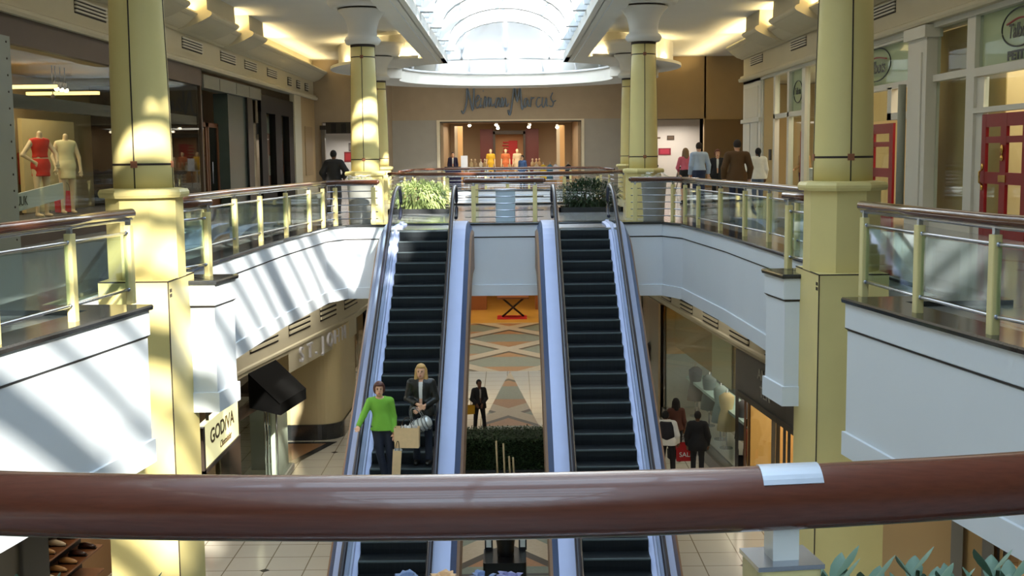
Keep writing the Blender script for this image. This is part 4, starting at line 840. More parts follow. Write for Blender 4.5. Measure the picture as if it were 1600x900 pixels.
for z in (.43, .83, 1.23, 1.63):
    mb = MB()
    for q in range(6): mb.box(11.85, 12.2, 19.6 + q * .42, 19.95 + q * .42, z, z + .12 + .08 * ((q * 7 + int(z * 10)) % 3))
    mb.build('folded_clothes', mat('folded_%d' % int(z * 100), ((40, 44, 60), (170, 150, 120), (60, 40, 40), (190, 186, 180))[int(z * 100 - 43) // 40 % 4], .8), t)

# ------------------------------------------------------------------ planters and shrubs of the bridge
LEAFG = mat('pale_green_leaf', (150, 168, 104), .5, noise=(6, .25)); LEAFD = mat('dark_green_leaf', (44, 66, 36), .5, noise=(6, .3)); LEAFS = mat('sage_leaf', (112, 142, 122), .5, noise=(8, .2)); FLW = mat('white_petal', (238, 238, 236), .6)
def leaf(mb, p, d, L, w, mi=0, droop=.3):
    d = Vector(d).normalized(); s = d.cross(Vector((0, 0, 1)));
    if s.length < .1: s = Vector((1, 0, 0))
    s.normalize(); p = Vector(p); m = p + d * L * .5; e = p + d * L - Vector((0, 0, L * droop)); n = d.cross(s).normalized() * w * .25
    mb.add([p, m - s * w + n, e, m + s * w + n, m], [(0, 1, 4), (1, 2, 4), (2, 3, 4), (3, 0, 4)], mi)
def leaf2(mb, p, d, L, w):   # pointed oval leaf with a folded midrib
    d = Vector(d).normalized(); s = d.cross(Vector((0, 0, 1)))
    if s.length < .1: s = Vector((1, 0, 0))
    s.normalize(); n = d.cross(s).normalized(); p = Vector(p); L0 = []; R0 = []; M0 = []
    for u, k in ((0, .12), (.18, .62), (.38, .95), (.58, .98), (.78, .66), (.92, .28), (1, 0)):
        c = p + d * L * u - Vector((0, 0, L * .22 * u * u)); M0.append(c); L0.append(c - s * w * k + n * w * k * .35); R0.append(c + s * w * k + n * w * k * .35)
    q = len(M0); mb.add(L0 + M0 + R0, [(i, i + 1, q + i + 1, q + i) for i in range(q - 1)] + [(q + i, q + i + 1, 2 * q + i + 1, 2 * q + i) for i in range(q - 1)], 0, True)
def bush(lab, c, r, n, L, w, m, droop=.35, group=None, seed=1, box=True):
    rd = random.Random(seed); t = thing('shrub', lab, 'shrub', c, group=group); mb = MB()
    for i in range(n):
        v = Vector((rd.gauss(0, 1), rd.gauss(0, 1), rd.gauss(0, 1))).normalized(); q = (.55 + .45 * rd.random())
        p = (c[0] + v.x * r[0] * q, c[1] + v.y * r[1] * q, c[2] + r[2] + v.z * r[2] * q)
        leaf(mb, p, (v.x + rd.uniform(-.6, .6), v.y + rd.uniform(-.6, .6), v.z + rd.uniform(-.2, .9)), L * rd.uniform(.7, 1.3), w, 0, droop)
    mb.build('foliage', m, t)
    st = MB()
    for i in range(7): a = i * .9; st.tube([(c[0], c[1], c[2] - .02), (c[0] + .5 * r[0] * math.cos(a), c[1] + .5 * r[1] * math.sin(a), c[2] + r[2])], .018, 5)
    st.build('stem', mat('bark', (90, 70, 50), .8), t); return t
def vase(lab, x, y, r0, r1, h, m):
    t = thing('tall_vase', lab, 'planter', (x, y, 0), group='tall grey vases at the bridge')
    mb = MB(); mb.lathe([(r0, 0), (r0 + .01, .02), (r0 + (r1 - r0) * .5, h * .5), (r1, h - .05), (r1 + .02, h - .04), (r1 + .02, h), (r1 - .04, h), (r1 - .05, h - .08)], (x, y, 0.0), 36); mb.build('body', m, t)
    mb = MB(); mb.lathe([(.01, h - .07), (r1 - .045, h - .07), (r1 - .045, h - .06), (.01, h - .06)], (x, y, 0), 24); mb.build('soil', DARK, t); return t
for (lab, x, sd) in (('tall grey vase of white flowers before the far left column', -3.5, 3), ('tall grey vase of white flowers before the far right column', 3.62, 4)):
    vase(lab, x, 29.1, .24, .31, 1.0, GREYV)
    rd = random.Random(sd); t = thing('flower_arrangement', 'white flowers filling the ' + ('left' if x < 0 else 'right') + ' tall grey vase', 'flowers', (x, 29.1, .94)); mb = MB(); gl = MB()
    for i in range(60):
        a = rd.uniform(0, 2 * PI); q = math.sqrt(rd.random()) * .3; p = Vector((x + q * math.cos(a), 29.1 + q * math.sin(a), 1.0 + rd.uniform(0, .16)))
        for k in range(5): b = k * 1.257; leaf(mb, p, (math.cos(b), math.sin(b), .4), .06, .02)
        leaf(gl, p - Vector((0, 0, .06)), (math.cos(a), math.sin(a), .3), .12, .025)
    mb.build('blossoms', FLW, t); gl.build('leaves', LEAFS, t)
def trough(lab, x0, x1, y0, y1, h, m):
    t = thing('planter_trough', lab, 'planter', ((x0 + x1) / 2, (y0 + y1) / 2, 0)); mb = MB()
    mb.box(x0, x1, y0, y0 + .06, 0, h); mb.box(x0, x1, y1 - .06, y1, 0, h); mb.box(x0, x0 + .06, y0, y1, 0, h); mb.box(x1 - .06, x1, y0, y1, 0, h); mb.build('wall', m, t)
    mb = MB(); mb.box(x0 + .06, x1 - .06, y0 + .06, y1 - .06, 0, h - .06); mb.build('soil', DARK, t)
trough('low dark planter holding the pale sunlit shrub', -3.3, -1.5, 33.6, 34.8, .14, GRANITE)
trough('low dark planter holding the dark green shrub', 1.5, 3.3, 33.6, 34.8, .14, GRANITE)
bush('pale feathery sunlit shrub seen through the top of the left escalator', (-2.4, 34.2, .08), (.85, .5, .40), 2600, .22, .018, LEAFG, .5, seed=2)
bush('dark green rounded shrub seen through the top of the right escalator', (2.35, 34.2, .08), (.9, .5, .40), 2600, .18, .02, LEAFD, .4, seed=5)
mb = MB(); mb.box(-3.4, 3.4, 34.9, 37.2, .001, .004); struct('floor.002', mb, GRANITE)
t = thing('litter_bin', 'pale blue-grey square bin between the tops of the escalators', 'bin', (.02, 29.6, 0))
mb = MB(); mb.box(-.22, .26, 29.4, 29.8, .0, .74, bev=.03); mb.build('body', mat('pale_blue_bin', (178, 196, 208), .4, .2), t); mb = MB(); mb.box(-.24, .28, 29.38, 29.82, .74, .79, bev=.03); mb.build('lid', STEEL, t)

# ------------------------------------------------------------------ foreground planting
t = thing('planter_box', 'planter box below the foreground handrail, full of sage leaves', 'planter', (0, 2.3, .2))
mb = MB(); ribbon(mb, [(x / 5, fy(x / 5) + .10) for x in range(-15, 16)], [(0, .06), (0, .60), (-.03, .60), (-.03, .12), (.33, .12), (.33, .60), (.36, .60), (.36, .06)]); mb.build('box', mat('grey_planter', (120, 124, 124), .5), t)
rd = random.Random(11)
for k in range(46):
    px = -1.15 + 2.35 * k / 45 + rd.uniform(-.03, .03); py = fy(px) + .26 + rd.uniform(-.08, .08)
    hgt = .70 + rd.uniform(-.04, .035) + (.035 if px > .72 else 0) + (-.02 if -.4 < px < .3 else 0)
    t = thing('leafy_plant', 'sage green leafy plant in the foreground planter, one of a close row', 'plant', (px, py, .55), group='sage plants in the foreground planter'); mb = MB(); st = MB(); st.tube([(px, py, .5), (px + .01, py, hgt)], .004, 5)
    for q in range(14):
        a = q * 2.4 + rd.uniform(-.4, .4); zz = .56 + (hgt - .56) * (q / 13); leaf2(mb, (px, py, zz), (math.cos(a), math.sin(a), .45 + q * .11), rd.uniform(.055, .085) * (1.25 if px > .7 else 1), .013 * (1.35 if px > .7 else 1))
    mb.build('leaves', LEAFS, t); st.build('stem', LEAFD, t)
for k, (px, c, lab) in enumerate(((-.05, (96, 116, 150), 'bluish flower head at the bottom centre'), (.02, (206, 160, 110), 'tan flower head at the bottom centre'), (.10, (90, 110, 150), 'second bluish flower head right of the tan one'), (.15, (104, 104, 150), 'violet flower head at the bottom centre right'))):
    t = thing('flower', lab, 'flower', (px, 2.27, .5)); mb = MB(); rd2 = random.Random(k)
    for q in range(26): a = rd2.uniform(0, 2 * PI); leaf(mb, (px, 2.27, .775), (math.cos(a), math.sin(a), rd2.uniform(-.1, 1)), .035, .012)
    mb.build('petals', mat('petal_%d' % k, c, .6), t); mb = MB(); mb.tube([(px, 2.27, .5), (px, 2.27, .775)], .004, 5); mb.build('stem', LEAFD, t)

# ------------------------------------------------------------------ lower level
def wallseg(nm, pts, z0, z1, m, th=.15, side=1):
    mb = MB(); ribbon(mb, pts, [(0, z0), (0, z1), (th * -1, z1), (th * -1, z0), (0, z0)], side=side); return struct(nm, mb, m)
LB = [(-7.2, 12), (-6.6, 22), (-6.1, 27.5), (-5.45, 32.0), (-5.0, 35.2), (-4.75, 38), (-4.4, 45), (-4.3, 58)]
RB = [(6.5, 12), (6.2, 20), (5.9, 24.5), (5.57, 28.2), (5.1, 33.9), (4.7, 39), (4.4, 45), (4.3, 58)]
wallseg('trim_12', LB, -3.45, -1.64, BEIGE, side=-1); wallseg('trim_13', RB, -3.05, -1.64, BEIGE, side=1)
for nm, B, sd, zz in (('trim_14', LB, -1, -3.3), ('trim_15', RB, 1, -2.92)):
    mb = MB(); ribbon(mb, B, [(0.0, zz - .03), (.05, zz - .03), (.05, zz + .03), (0, zz + .05)], side=sd); struct(nm, mb, BEIGE)
def on(B, y):
    for (xa, ya), (xb, yb) in zip(B[:-1], B[1:]):
        if ya <= y <= yb: u = (y - ya) / (yb - ya); return xa + (xb - xa) * u, math.atan2(-(xb - xa), yb - ya)
VL = 'vents along the lower left bulkhead'; VR = 'vents along the lower right bulkhead'
for k, (y0, y1) in enumerate(((24.2, 26.6), (27.9, 29.9), (30.7, 32.5), (33.4, 35.0), (36.0, 37.8))):
    x, a = on(LB, (y0 + y1) / 2); vent(('first', 'second', 'third', 'fourth', 'fifth')[k] + ' vent from the left column, under the left balcony', x, y0, y1, -3.0, -2.45, 1, VL, 4, a)
for k, (y0, y1) in enumerate(((24.3, 26.2), (27.4, 29.1), (30.2, 31.8), (33.0, 34.5), (35.8, 37.2))):
    x, a = on(RB, (y0 + y1) / 2); vent(('first', 'second', 'third', 'fourth', 'fifth')[k] + ' vent from the right column, under the right balcony', x, y0, y1, -2.85, -2.38, -1, VR, 4, a)
# right: glazed shop window
t = thing('shop_window', 'tall clothes shop window with wood panels, lower right', 'shop window', (5.4, 31, H))
def strip(B, y0, y1, z0, z1, off, th, sd):
    ys = [y0] + [y for _, y in B if y0 < y < y1] + [y1]; mb = MB(); ribbon(mb, [(on(B, y)[0], y) for y in ys], [(off, z0), (off, z1), (off - th, z1), (off - th, z0), (off, z0)], side=sd)
    return mb
strip(RB, 28.3, 36.9, H + .32, -3.05, 0, .012, 1).build('pane', GLASSW, t)
strip(RB, 28.3, 36.9, H, H + .32, .06, .3, 1).build('sill', mat('taupe_black_sill', (84, 78, 68), .3), t)
strip(RB, 28.05, 28.35, H, -3.05, .05, .3, 1).build('black_post', BLACK, t)
strip(RB, 28.35, 36.9, -4.35, -3.05, -.35, .05, 1).build('wood_header', grain_mat('honey_veneer', (166, 136, 92), (196, 168, 120), .5, (1, 1, 8)), t)
strip(RB, 30.0, 32.0, -4.4, -3.1, -.30, .04, 1).build('pale_banner', mat('cream_banner', (214, 204, 164), .6), t)
strip(RB, 28.4, 36.8, -6.55, -6.3, -.3, .9, 1).build('display_floor', mat('grey_display', (190, 188, 178), .3), t)
strip(RB, 28.4, 36.8, -6.3, -4.35, -1.9, .05, 1).build('backdrop', mat('misty_backdrop', (150, 160, 158), .6, noise=(1.2, .2)), t)
for k, (yy, dx, c, lab) in enumerate(((35.6, .7, (70, 76, 84), 'dark'), (34.3, .8, (110, 124, 130), 'grey'), (32.6, .7, (150, 172, 178), 'pale blue'), (31.6, .6, (206, 190, 150), 'cream'), (30.6, .8, (80, 84, 92), 'charcoal'))):
    x = on(RB, yy)[0] + dx; t = thing('garment_stand', lab + ' garment on a stand behind the lower right shop window', 'garment', (x, yy, H + .3), group='garments in the lower right window')
    mb = MB(); mb.lathe([(.26, .5), (.22, .85), (.16, 1.05), (.2, 1.25), (.21, 1.42), (.08, 1.52)], (x, yy, H + .3), 14); mb.build('cloth', mat('lowcloth_%d' % c[0], c, .8), t)
    mb = MB(); mb.tube([(x, yy, H + .3), (x, yy, H + 1.9)], .02, 6); mb.lathe([(.18, 0), (.18, .02)], (x, yy, H + .3), 14); mb.build('pole', STEEL, t)
t = thing('display_bench', 'pale glass shelf behind the lower right shop window', 'shelf', (6.2, 32.5, H + .3)); strip(RB, 29.5, 36.4, -5.3, -5.22, -.6, .7, 1).build('shelf', mat('aqua_shelf', (176, 206, 208), .2), t)
for yy in (30, 33, 36): mb = MB(); x = on(RB, yy)[0] + .9; mb.box(x - .03, x + .03, yy - .03, yy + .03, H + .3, -5.3); mb.build('leg', STEEL, t)
mb = MB(); mb.box(4.95, 9.5, 36.9, 37.0, H + .1, -4.6); mb.build('end_panel', mat('misty_backdrop', (150, 160, 158), .6), t)
mb = MB(); mb.box(4.95, 9.5, 36.88, 37.0, -4.6, -2.2); mb.build('end_panel', mat('honey_veneer', (196, 168, 120), .5), t)
# black sign above the next doorway
t = thing('shop_sign', 'black shop sign with faint grey letters, lower right beside the balcony', 'sign', (5.7, 26.5, -3.6))
strip(RB, 22.6, 28.05, -4.0, -3.05, .06, .1, 1).build('board', BLACK, t); strip(RB, 22.6, 28.05, -4.12, -4.0, .10, .2, 1).build('ledge', mat('black_bronze_ledge', (52, 46, 38), .4), t)
SG = mat('faint_grey_letter', (160, 160, 150), .5)
for row, (tx, zz) in enumerate((('ANNE', -3.42), ('TEN', -3.80))):
    x, a = on(RB, 25.9); M = Matrix.Translation((x - .08, 25.9, zz)) @ Matrix.Rotation(a, 4, 'Z') @ frame_on_x(0, 0, 0, -1); text_mb(tx, .34, .01, M, sx=1.2).build('lettering', SG, t)
t = thing('shop_doorway', 'honey-lit shop doorway below the black sign, lower right', 'shop front', (5.9, 25, H))
strip(RB, 27.5, 27.7, H, -4.12, .02, .1, 1).build('door_frame', WOODD, t); strip(RB, 25.3, 25.6, H, -4.12, .02, .1, 1).build('door_frame', mat('grey_jamb', (120, 108, 90), .5), t); strip(RB, 24.6, 24.8, H, -4.12, .02, .1, 1).build('door_frame', BLACK, t)
mb = MB(); mb.box(5.75, 9.5, 28.0, 28.05, H + .02, -3.2); mb.build('end_wall', mat('honey_wall', (206, 166, 100), .6), t)
strip(RB, 22.0, 28.0, H + .02, -3.2, -2.6, .05, 1).build('back_wall', mat('honey_wall', (206, 166, 100), .6), t)
strip(RB, 25.6, 27.5, H + .05, -4.12, -.02, .01, 1).build('pane', GLASSW, t)
tb = MB(); tb.box(6.7, 7.3, 23, 24.4, -5.55, -5.5); tb.box(6.75, 7.25, 23.1, 24.3, -5.5, -5.2)
tt = thing('display_shelf', 'dark shelf of boxed goods inside the honey-lit doorway', 'shelf', (7, 23.7, -5.6)); tb.build('boards', WOODD, tt); mb = MB(); mb.box(6.72, 6.78, 23, 24.4, H, -5.55); mb.build('upright', WOODD, tt)
# right: stone pier, timber door
t = thing('stone_pier', 'grey stone pier with a dark motif left of the lower right shop window', 'pier', (4.8, 38.5, H))
strip(RB, 37.2, 40.4, H, -3.05, .04, .3, 1).build('slab', mat('grey_green_stone', (112, 108, 92), .4, noise=(2, .15)), t); strip(RB, 36.9, 37.2, H, -3.05, .10, .3, 1).build('edge', TAN, t); strip(RB, 40.4, 40.9, H, -3.05, .10, .3, 1).build('edge', mat('ochre_edge', (176, 140, 84), .5), t)
mb = MB(); x, a = on(RB, 38.9); mb.lathe([(.01, -.3), (.16, -.1), (.12, .1), (.2, .3), (.05, .5)], (x, 38.9, -5.0), 10); mb.build('motif', SEAM, t)
t = thing('storefront', 'beige shop front with a small dark poster, lower right by the escalator', 'shop front', (4.5, 44, H))
strip(RB, 40.9, 44.4, H, -3.05, 0, .2, 1).build('wall', BEIGE, t); strip(RB, 42.0, 43.4, -5.4, -4.3, .04, .05, 1).build('poster', mat('taupe_poster', (104, 92, 74), .5), t)
strip(RB, 44.4, 50, H, -3.05, 0, .2, 1).build('timber_door', mat('russet_timber', (112, 76, 48), .4), t)
for y0 in (45.4, 47.0): strip(RB, y0, y0 + .25, H, -3.05, .05, .1, 1).build('mullion', SEAM, t)
strip(RB, 50, 58, H, -3.05, 0, .2, 1).build('wall', TAN, t)
# right near: storefront under the near balcony
t = thing('storefront', 'beige shop front with glazed cabinet doors below the near right balcony', 'shop front', (6.3, 15, H))
strip(RB, 15.3, 22.6, H, -3.05, 0, .2, 1).build('wall', mat('sand_wall', (196, 164, 116), .6), t)
strip(RB, 14.95, 15.3, H, -3.05, .06, .2, 1).build('pier', mat('grey_pier', (132, 130, 126), .5), t); strip(RB, 15.9, 16.3, -5.4, -3.05, .06, .1, 1).build('panel', mat('grey_pier', (132, 130, 126), .5), t)
strip(RB, 13.2, 14.95, H, -3.05, -.9, .1, 1).build('cabinet_back', mat('amber_cabinet', (170, 100, 40), .5), t)
for y0 in (13.2, 13.75, 14.3, 14.82): strip(RB, y0, y0 + .09, H, -3.05, 0, .1, 1).build('cabinet_mullion', mat('sand_wood', (200, 164, 110), .5), t)
for z0 in (-3.7, -3.15): strip(RB, 13.2, 14.9, z0, z0 + .07, 0, .1, 1).build('cabinet_rail', MATS['sand_wood'], t)
strip(RB, 12.0, 13.2, H, -3.05, 0, .2, 1).build('wall', MATS['sand_wall'], t)
# left: sign lit from inside
t = thing('lightbox_sign', 'pale yellow lit shop sign hanging under the left balcony corner', 'sign', (-4.3, 17.8, -2.6))
M = Matrix.Translation((-4.28, 17.85, 0))
mb = MB(); mb.box(-4.32, -4.22, 16.6, 18.72, -2.78, -2.16); mb.build('lit_face', mat('sign_cream', (246, 238, 178), .5, emit=((250, 240, 180), .55)), t)
mb = MB(); mb.box(-4.34, -4.20, 16.5, 18.76, -2.84, -2.78); mb.box(-4.34, -4.20, 16.5, 16.6, -2.84, -2.16); mb.build('frame', SEAM, t)
for yy in (17.0, 18.4): mb = MB(); mb.box(-4.29, -4.25, yy, yy + .04, -2.16, -1.66); mb.build('hanger', SEAM, t)
text_mb('GODIVA', .30, .002, frame_on_x(-4.217, 17.68, -2.50, 1), sx=1.28, bold=.006).build('lettering', mat('brown_ink', (90, 72, 40), .5), t)
text_mb('Chocolatier', .15, .004, frame_on_x(-4.215, 17.85, -2.69, 1), shear=.3, sx=1.0).build('lettering', MATS['brown_ink'], t)
# left: awnings
def awning(lab, yA, yB, drop, out):
    t = thing('awning', lab, 'awning', (-5.6, yA, -3.6)); xa, xb = on(LB, yA)[0] + .02, on(LB, yB)[0] + .02; fa, fb = xa + out, xb + out; z0 = -3.42; z1 = z0 - drop
    mb = MB(); mb.add([(xa, yA, z0), (xb, yB, z0), (fb, yB, z1), (fa, yA, z1), (xa, yA, z0 - .03), (xb, yB, z0 - .03), (fb, yB, z1 - .03), (fa, yA, z1 - .03)], [(0, 1, 2, 3), (4, 5, 6, 7), (0, 1, 5, 4), (1, 2, 6, 5), (2, 3, 7, 6), (3, 0, 4, 7)]); BLK = mat('black_canvas', (7, 7, 7), .9, spec=.1); mb.build('canopy', BLK, t)
    mb = MB(); mb.box(0, .02, 0, 1, -.28, 0); mb.v = [(fa + (fb - fa) * y + x, yA + (yB - yA) * y, z1 + z) for x, y, z in mb.v]; mb.build('valance', BLK, t)
    for (x0, x1, y) in ((xa, fa, yA), (xb, fb, yB)): mb = MB(); mb.prism_axis([(x0, z0), (x1, z1), (x1, z1 - .28), (x0, z1 - .1)], y, y + .02, 'y'); mb.build('side_flap', BLK, t)
awning('nearer black canvas awning, lower left beside the lit sign', 27.7, 29.6, .72, .72)
awning('farther black canvas awning, half hidden by the left escalator', 38.6, 41.5, .8, .8)
# left: curved stone shop with metal name
t = thing('storefront', 'curved beige stone shop wall on a black plinth, lower left by the escalator', 'shop front', (-5.6, 34.4, H))
cw = [(-7.4, 34.3), (-5.55, 34.3)] + [(-5.55 + .65 * math.sin(R(q)), 34.95 - .65 * math.cos(R(q))) for q in range(10, 91, 10)] + [(-4.85, 37.6)]
mb = MB(); ribbon(mb, cw, [(0, H), (0, -3.4), (.2, -3.4), (.2, H)]); mb.build('wall', mat('golden_limestone', (206, 190, 148), .6, noise=(1.2, .06)), t)
mb = MB(); ribbon(mb, cw, [(-.06, H), (-.06, H + .46), (.0, H + .46)]); mb.build('plinth', GRANITE, t)
for y0, y1 in ((37.7, 40.5), (40.7, 44)): strip(LB, y0, y1, H + .05, -3.45, -.05, .012, -1).build('pane', GLASSW, t)
strip(LB, 37.5, 58, H, -3.45, -1.6, .05, -1).build('back_wall', mat('umber_wall', (120, 92, 56), .6), t)
for y0 in (37.55, 40.5, 44.0): strip(LB, y0, y0 + .15, H, -3.45, .02, .12, -1).build('mullion', mat('bronze_mullion', (108, 96, 70), .4), t)
ns = thing('shop_name_letters', 'metal capital letters spelling a shop name on the lower left curved wall', 'sign', (-5.2, 34, -3.2))
mb = MB(); strip_b = [(on(LB, y)[0], y) for y in (30.6, 32, 33, 34, 35.2, 36.4, 37.6)]
ribbon(mb, strip_b, [(-.02, -3.95), (.012, -3.95), (.012, -3.3), (-.02, -3.3)], side=-1); mb.build('backing', BEIGE, ns)
yy = 31.2
for ch in 'ST. JOHN':
    wdt = {'.': .28, ' ': .34, 'J': .5}.get(ch, .68)
    if ch != ' ':
        x, a = on(LB, yy); M = Matrix.Translation((x + .11, yy, -3.78)) @ Matrix.Rotation(a, 4, 'Z') @ frame_on_x(0, 0, 0, 1)
        text_mb(ch, .58, .03, M, align='LEFT', sx=1.15).build('letter', mat('pale_steel_letter', (206, 206, 214), .35, .3), ns)
    yy += wdt
# left: glazed display box and dark shop fronts
t = thing('display_case', 'tall glass display case with chrome corner below the black awning', 'display case', (-6.2, 29.6, H))
mb = MB(); mb.box(-6.75, -5.75, 29.4, 29.42, H + .1, -4.3); mb.box(-5.77, -5.75, 29.42, 31.2, H + .1, -4.3); mb.build('pane', GLASSW, t)
mb = MB(); mb.box(-6.8, -5.7, 29.35, 31.3, H, H + .1); mb.build('base', TRIMW, t); mb = MB(); mb.box(-6.8, -5.7, 29.35, 31.3, -4.3, -4.22); mb.build('top', SEAM, t)
for x in (-6.05, -5.98, -5.76): mb = MB(); mb.tube([(x, 29.38, H + .1), (x, 29.38, -4.3)], .025, 8); mb.build('chrome_post', CHROME, t)
mb = MB(); mb.box(-6.7, -6.3, 30.6, 30.7, H + .1, -4.3); mb.build('curtain', mat('grey_blue_drape', (132, 138, 132), .7), t)
mb = MB(); mb.box(-5.95, -5.80, 29.5, 31.0, H + .1, -4.5); mb.build('white_screen', mat('white_screen', (230, 228, 214), .5), t)
mb = MB(); mb.ell((-6.45, 30.2, -4.45), (.07, .07, .07), 8); mb.build('lamp', LAMPW, t)
t = thing('storefront', 'dark brown shop front behind the lit sign, lower left', 'shop front', (-6.3, 25, H))
strip(LB, 26.2, 27.0, H, -3.45, .02, .2, -1).build('post', mat('dark_umber', (58, 44, 32), .5), t); strip(LB, 27.0, 29.3, -4.4, -4.15, .02, .1, -1).build('transom', MATS['dark_umber'], t)
strip(LB, 23.2, 23.5, H, -3.45, .02, .2, -1).build('post', MATS['dark_umber'], t); strip(LB, 27.0, 29.3, H, -4.4, -.02, .012, -1).build('pane', GLASSW, t)
strip(LB, 20.0, 29.3, H, -3.45, -1.4, .05, -1).build('back_wall', mat('mocha_wall', (150, 116, 80), .6), t)
strip(LB, 27.3, 28.2, H, -4.6, -.6, .1, -1).build('drape', mat('olive_drape', (126, 112, 72), .7), t)
t = thing('storefront', 'dark grey tiled shop wall at the lower left edge', 'shop front', (-6.9, 15, H))
strip(LB, 12.2, 16.6, H, -3.45, 0, .2, -1).build('wall', mat('charcoal_tile', (74, 70, 62), .4, noise=(2, .12)), t); strip(LB, 16.6, 17.4, H, -3.45, .06, .2, -1).build('post', BLACK, t)
strip(LB, 13.4, 14.4, -3.62, -3.3, .03, .02, -1).build('white_notice', mat('notice_white', (206, 208, 204), .5), t)
t = thing('shoe_shelving', 'dark shelving crowded with shoes, lower left edge', 'shelf', (-7.2, 18.3, H))
strip(LB, 17.4, 19.9, H, -3.45, -.55, .05, -1).build('back', DARK, t)
for k in range(7): z = -6.2 + k * .42; strip(LB, 17.45, 19.8, z, z + .03, -.12, .42, -1).build('board', WOODD, t)
rd = random.Random(9); cnt = 0
for k in range(3, 7):
    z = -6.2 + k * .42 + .032
    for q in range(6):
        y = 17.7 + q * .38; x = on(LB, y)[0] - .3; col = ((120, 60, 40), (60, 34, 26), (186, 140, 90), (150, 40, 36), (210, 190, 160))[rd.randrange(5)]
        o = thing('shoe', 'shoe on the crowded dark shelving, one of many alike', 'shoe', (x, y, z), group='shoes on the lower left shelving')
        mb = MB(); mb.tube([(x - .13, y, z + .05), (x - .02, y, z + .06), (x + .08, y, z + .035), (x + .14, y, z + .025)], [.045, .05, .042, .018], 8); mb.build('upper', mat('shoe_%d' % col[0], col, .3), o)
        mb = MB(); mb.box(x - .15, x + .15, y - .04, y + .04, z, z + .012); mb.box(x - .15, x - .09, y - .035, y + .035, z, z + .05); mb.build('sole', BLACK, o)
t = thing('sales_table', 'small dark table with colourful goods by the left column base', 'table', (-6.6, 24.6, H))
mb = MB(); mb.box(-7.2, -6.4, 23.9, 25.6, -5.72, -5.66); mb.build('top', mat('white_laminate', (196, 200, 200), .4), t)
for x in (-7.1, -6.5):
    for y in (24.0, 25.5): mb = MB(); mb.box(x - .03, x + .03, y - .03, y + .03, H, -5.72); mb.build('leg', WOODD, t)
mb = MB(); mb.box(-7.2, -6.4, 23.9, 25.6, -6.3, -6.25); mb.build('shelf', WOODD, t)
rd = random.Random(4)
for k in range(8):
    y = 24.05 + k * .19; c = ((214, 150, 60), (90, 130, 150), (196, 190, 60), (220, 220, 214))[k % 4]; o = thing('gift_box', 'small %s box on the sales table, place %s from the near end' % (('orange', 'blue', 'yellow', 'white')[k % 4], ('first', 'second', 'third', 'fourth', 'fifth', 'sixth', 'seventh', 'eighth')[k]), 'box', (-6.7, y, -5.66), group='boxes on the sales table')
    mb = MB(); mb.box(-6.85, -6.6, y - .07, y + .07, -5.66, -5.5 + .03 * (k % 3)); mb.build('body', mat('gift_%d' % (k % 4), c, .5), o); mb = MB(); mb.box(-6.86, -6.59, y - .02, y + .02, -5.66, -5.495 + .03 * (k % 3)); mb.build('ribbon', FLW, o)
# centre: hedge, twigs, dark pot stand
t = thing('box_hedge', 'clipped dark green hedge between the escalators on the lower floor', 'hedge', (0, 30.2, H)); mb = MB(); rd = random.Random(21)
for i in range(9000):
    px = rd.uniform(-1.25, 1.25); u = rd.random()
    if u < .5: p = (px, 29.9 + rd.uniform(-.05, .05), rd.uniform(H + .2, H + 1.02))
    else: p = (px, rd.uniform(29.9, 31.2), H + 1.02 + rd.uniform(-.06, .05))
    leaf(mb, p, (rd.uniform(-1, 1), rd.uniform(-1, .2), rd.uniform(-.2, 1)), .07, .022)
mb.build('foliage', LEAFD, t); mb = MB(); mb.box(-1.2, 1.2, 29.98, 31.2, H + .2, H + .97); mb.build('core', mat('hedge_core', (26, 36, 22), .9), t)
trough_t = thing('hedge_planter', 'dark planter box under the clipped hedge', 'planter', (0, 30.5, H)); mb = MB(); mb.box(-1.3, 1.3, 29.85, 31.3, H, H + .22); mb.build('box', BLACK, trough_t); mb = MB(); mb.box(-1.34, 1.34, 29.8, 31.35, H + .19, H + .24); mb.build('rim', GRANITE, trough_t)
TW = mat('pale_twig', (196, 176, 136), .7)
for k, (x, z) in enumerate(((-.28, -5.55), (-.1, -5.62), (.04, -5.95), (.14, -5.98))):
    t = thing('garden_stake', ('tallest pale stake in front of the hedge', 'second tallest pale stake in front of the hedge', 'left one of two short stakes in front of the hedge', 'right one of two short stakes in front of the hedge')[k], 'stake', (x, 29.6, H), group='stakes before the hedge')
    mb = MB(); mb.tube([(x + .03, 29.62, H), (x, 29.6, z)], .024, 8); mb.build('stick', TW, t); mb = MB(); mb.lathe([(.05, 0), (.04, .05)], (x + .03, 29.62, H), 8); mb.build('foot', SEAM, t)
t = thing('pot_stand', 'black tapered pot in a black box stand with white square windows, bottom centre', 'plant stand', (.0, 22.9, H))
mb = MB(); mb.box(-.46, .38, 22.5, 23.4, H, H + .34, bev=.06); mb.build('base', BLACK, t)
for x in (-.44, .24):
    mb = MB(); mb.box(x, x + .16, 23.3, 23.4, H + .34, H + .72); mb.build('upright', BLACK, t); mb = MB(); mb.box(x + .03, x + .13, 23.28, 23.3, H + .4, H + .66); mb.build('white_window', mat('window_white', (236, 240, 230), .4), t)
mb = MB(); mb.lathe([(.16, .3), (.17, .42), (.17, .5), (.21, .8), (.26, 1.25), (.27, 1.42)], (-.02, 23.0, H), 20); mb.build('pot', BLACK, t)
for z in (0, 1): mb = MB(); mb.box(-2.3 + z * .0, 2.3, 21.6 + z * 1.15, 21.72 + z * 1.15, H + .001, H + .004); struct('trim_1%d' % (6 + z), mb, BLACK)
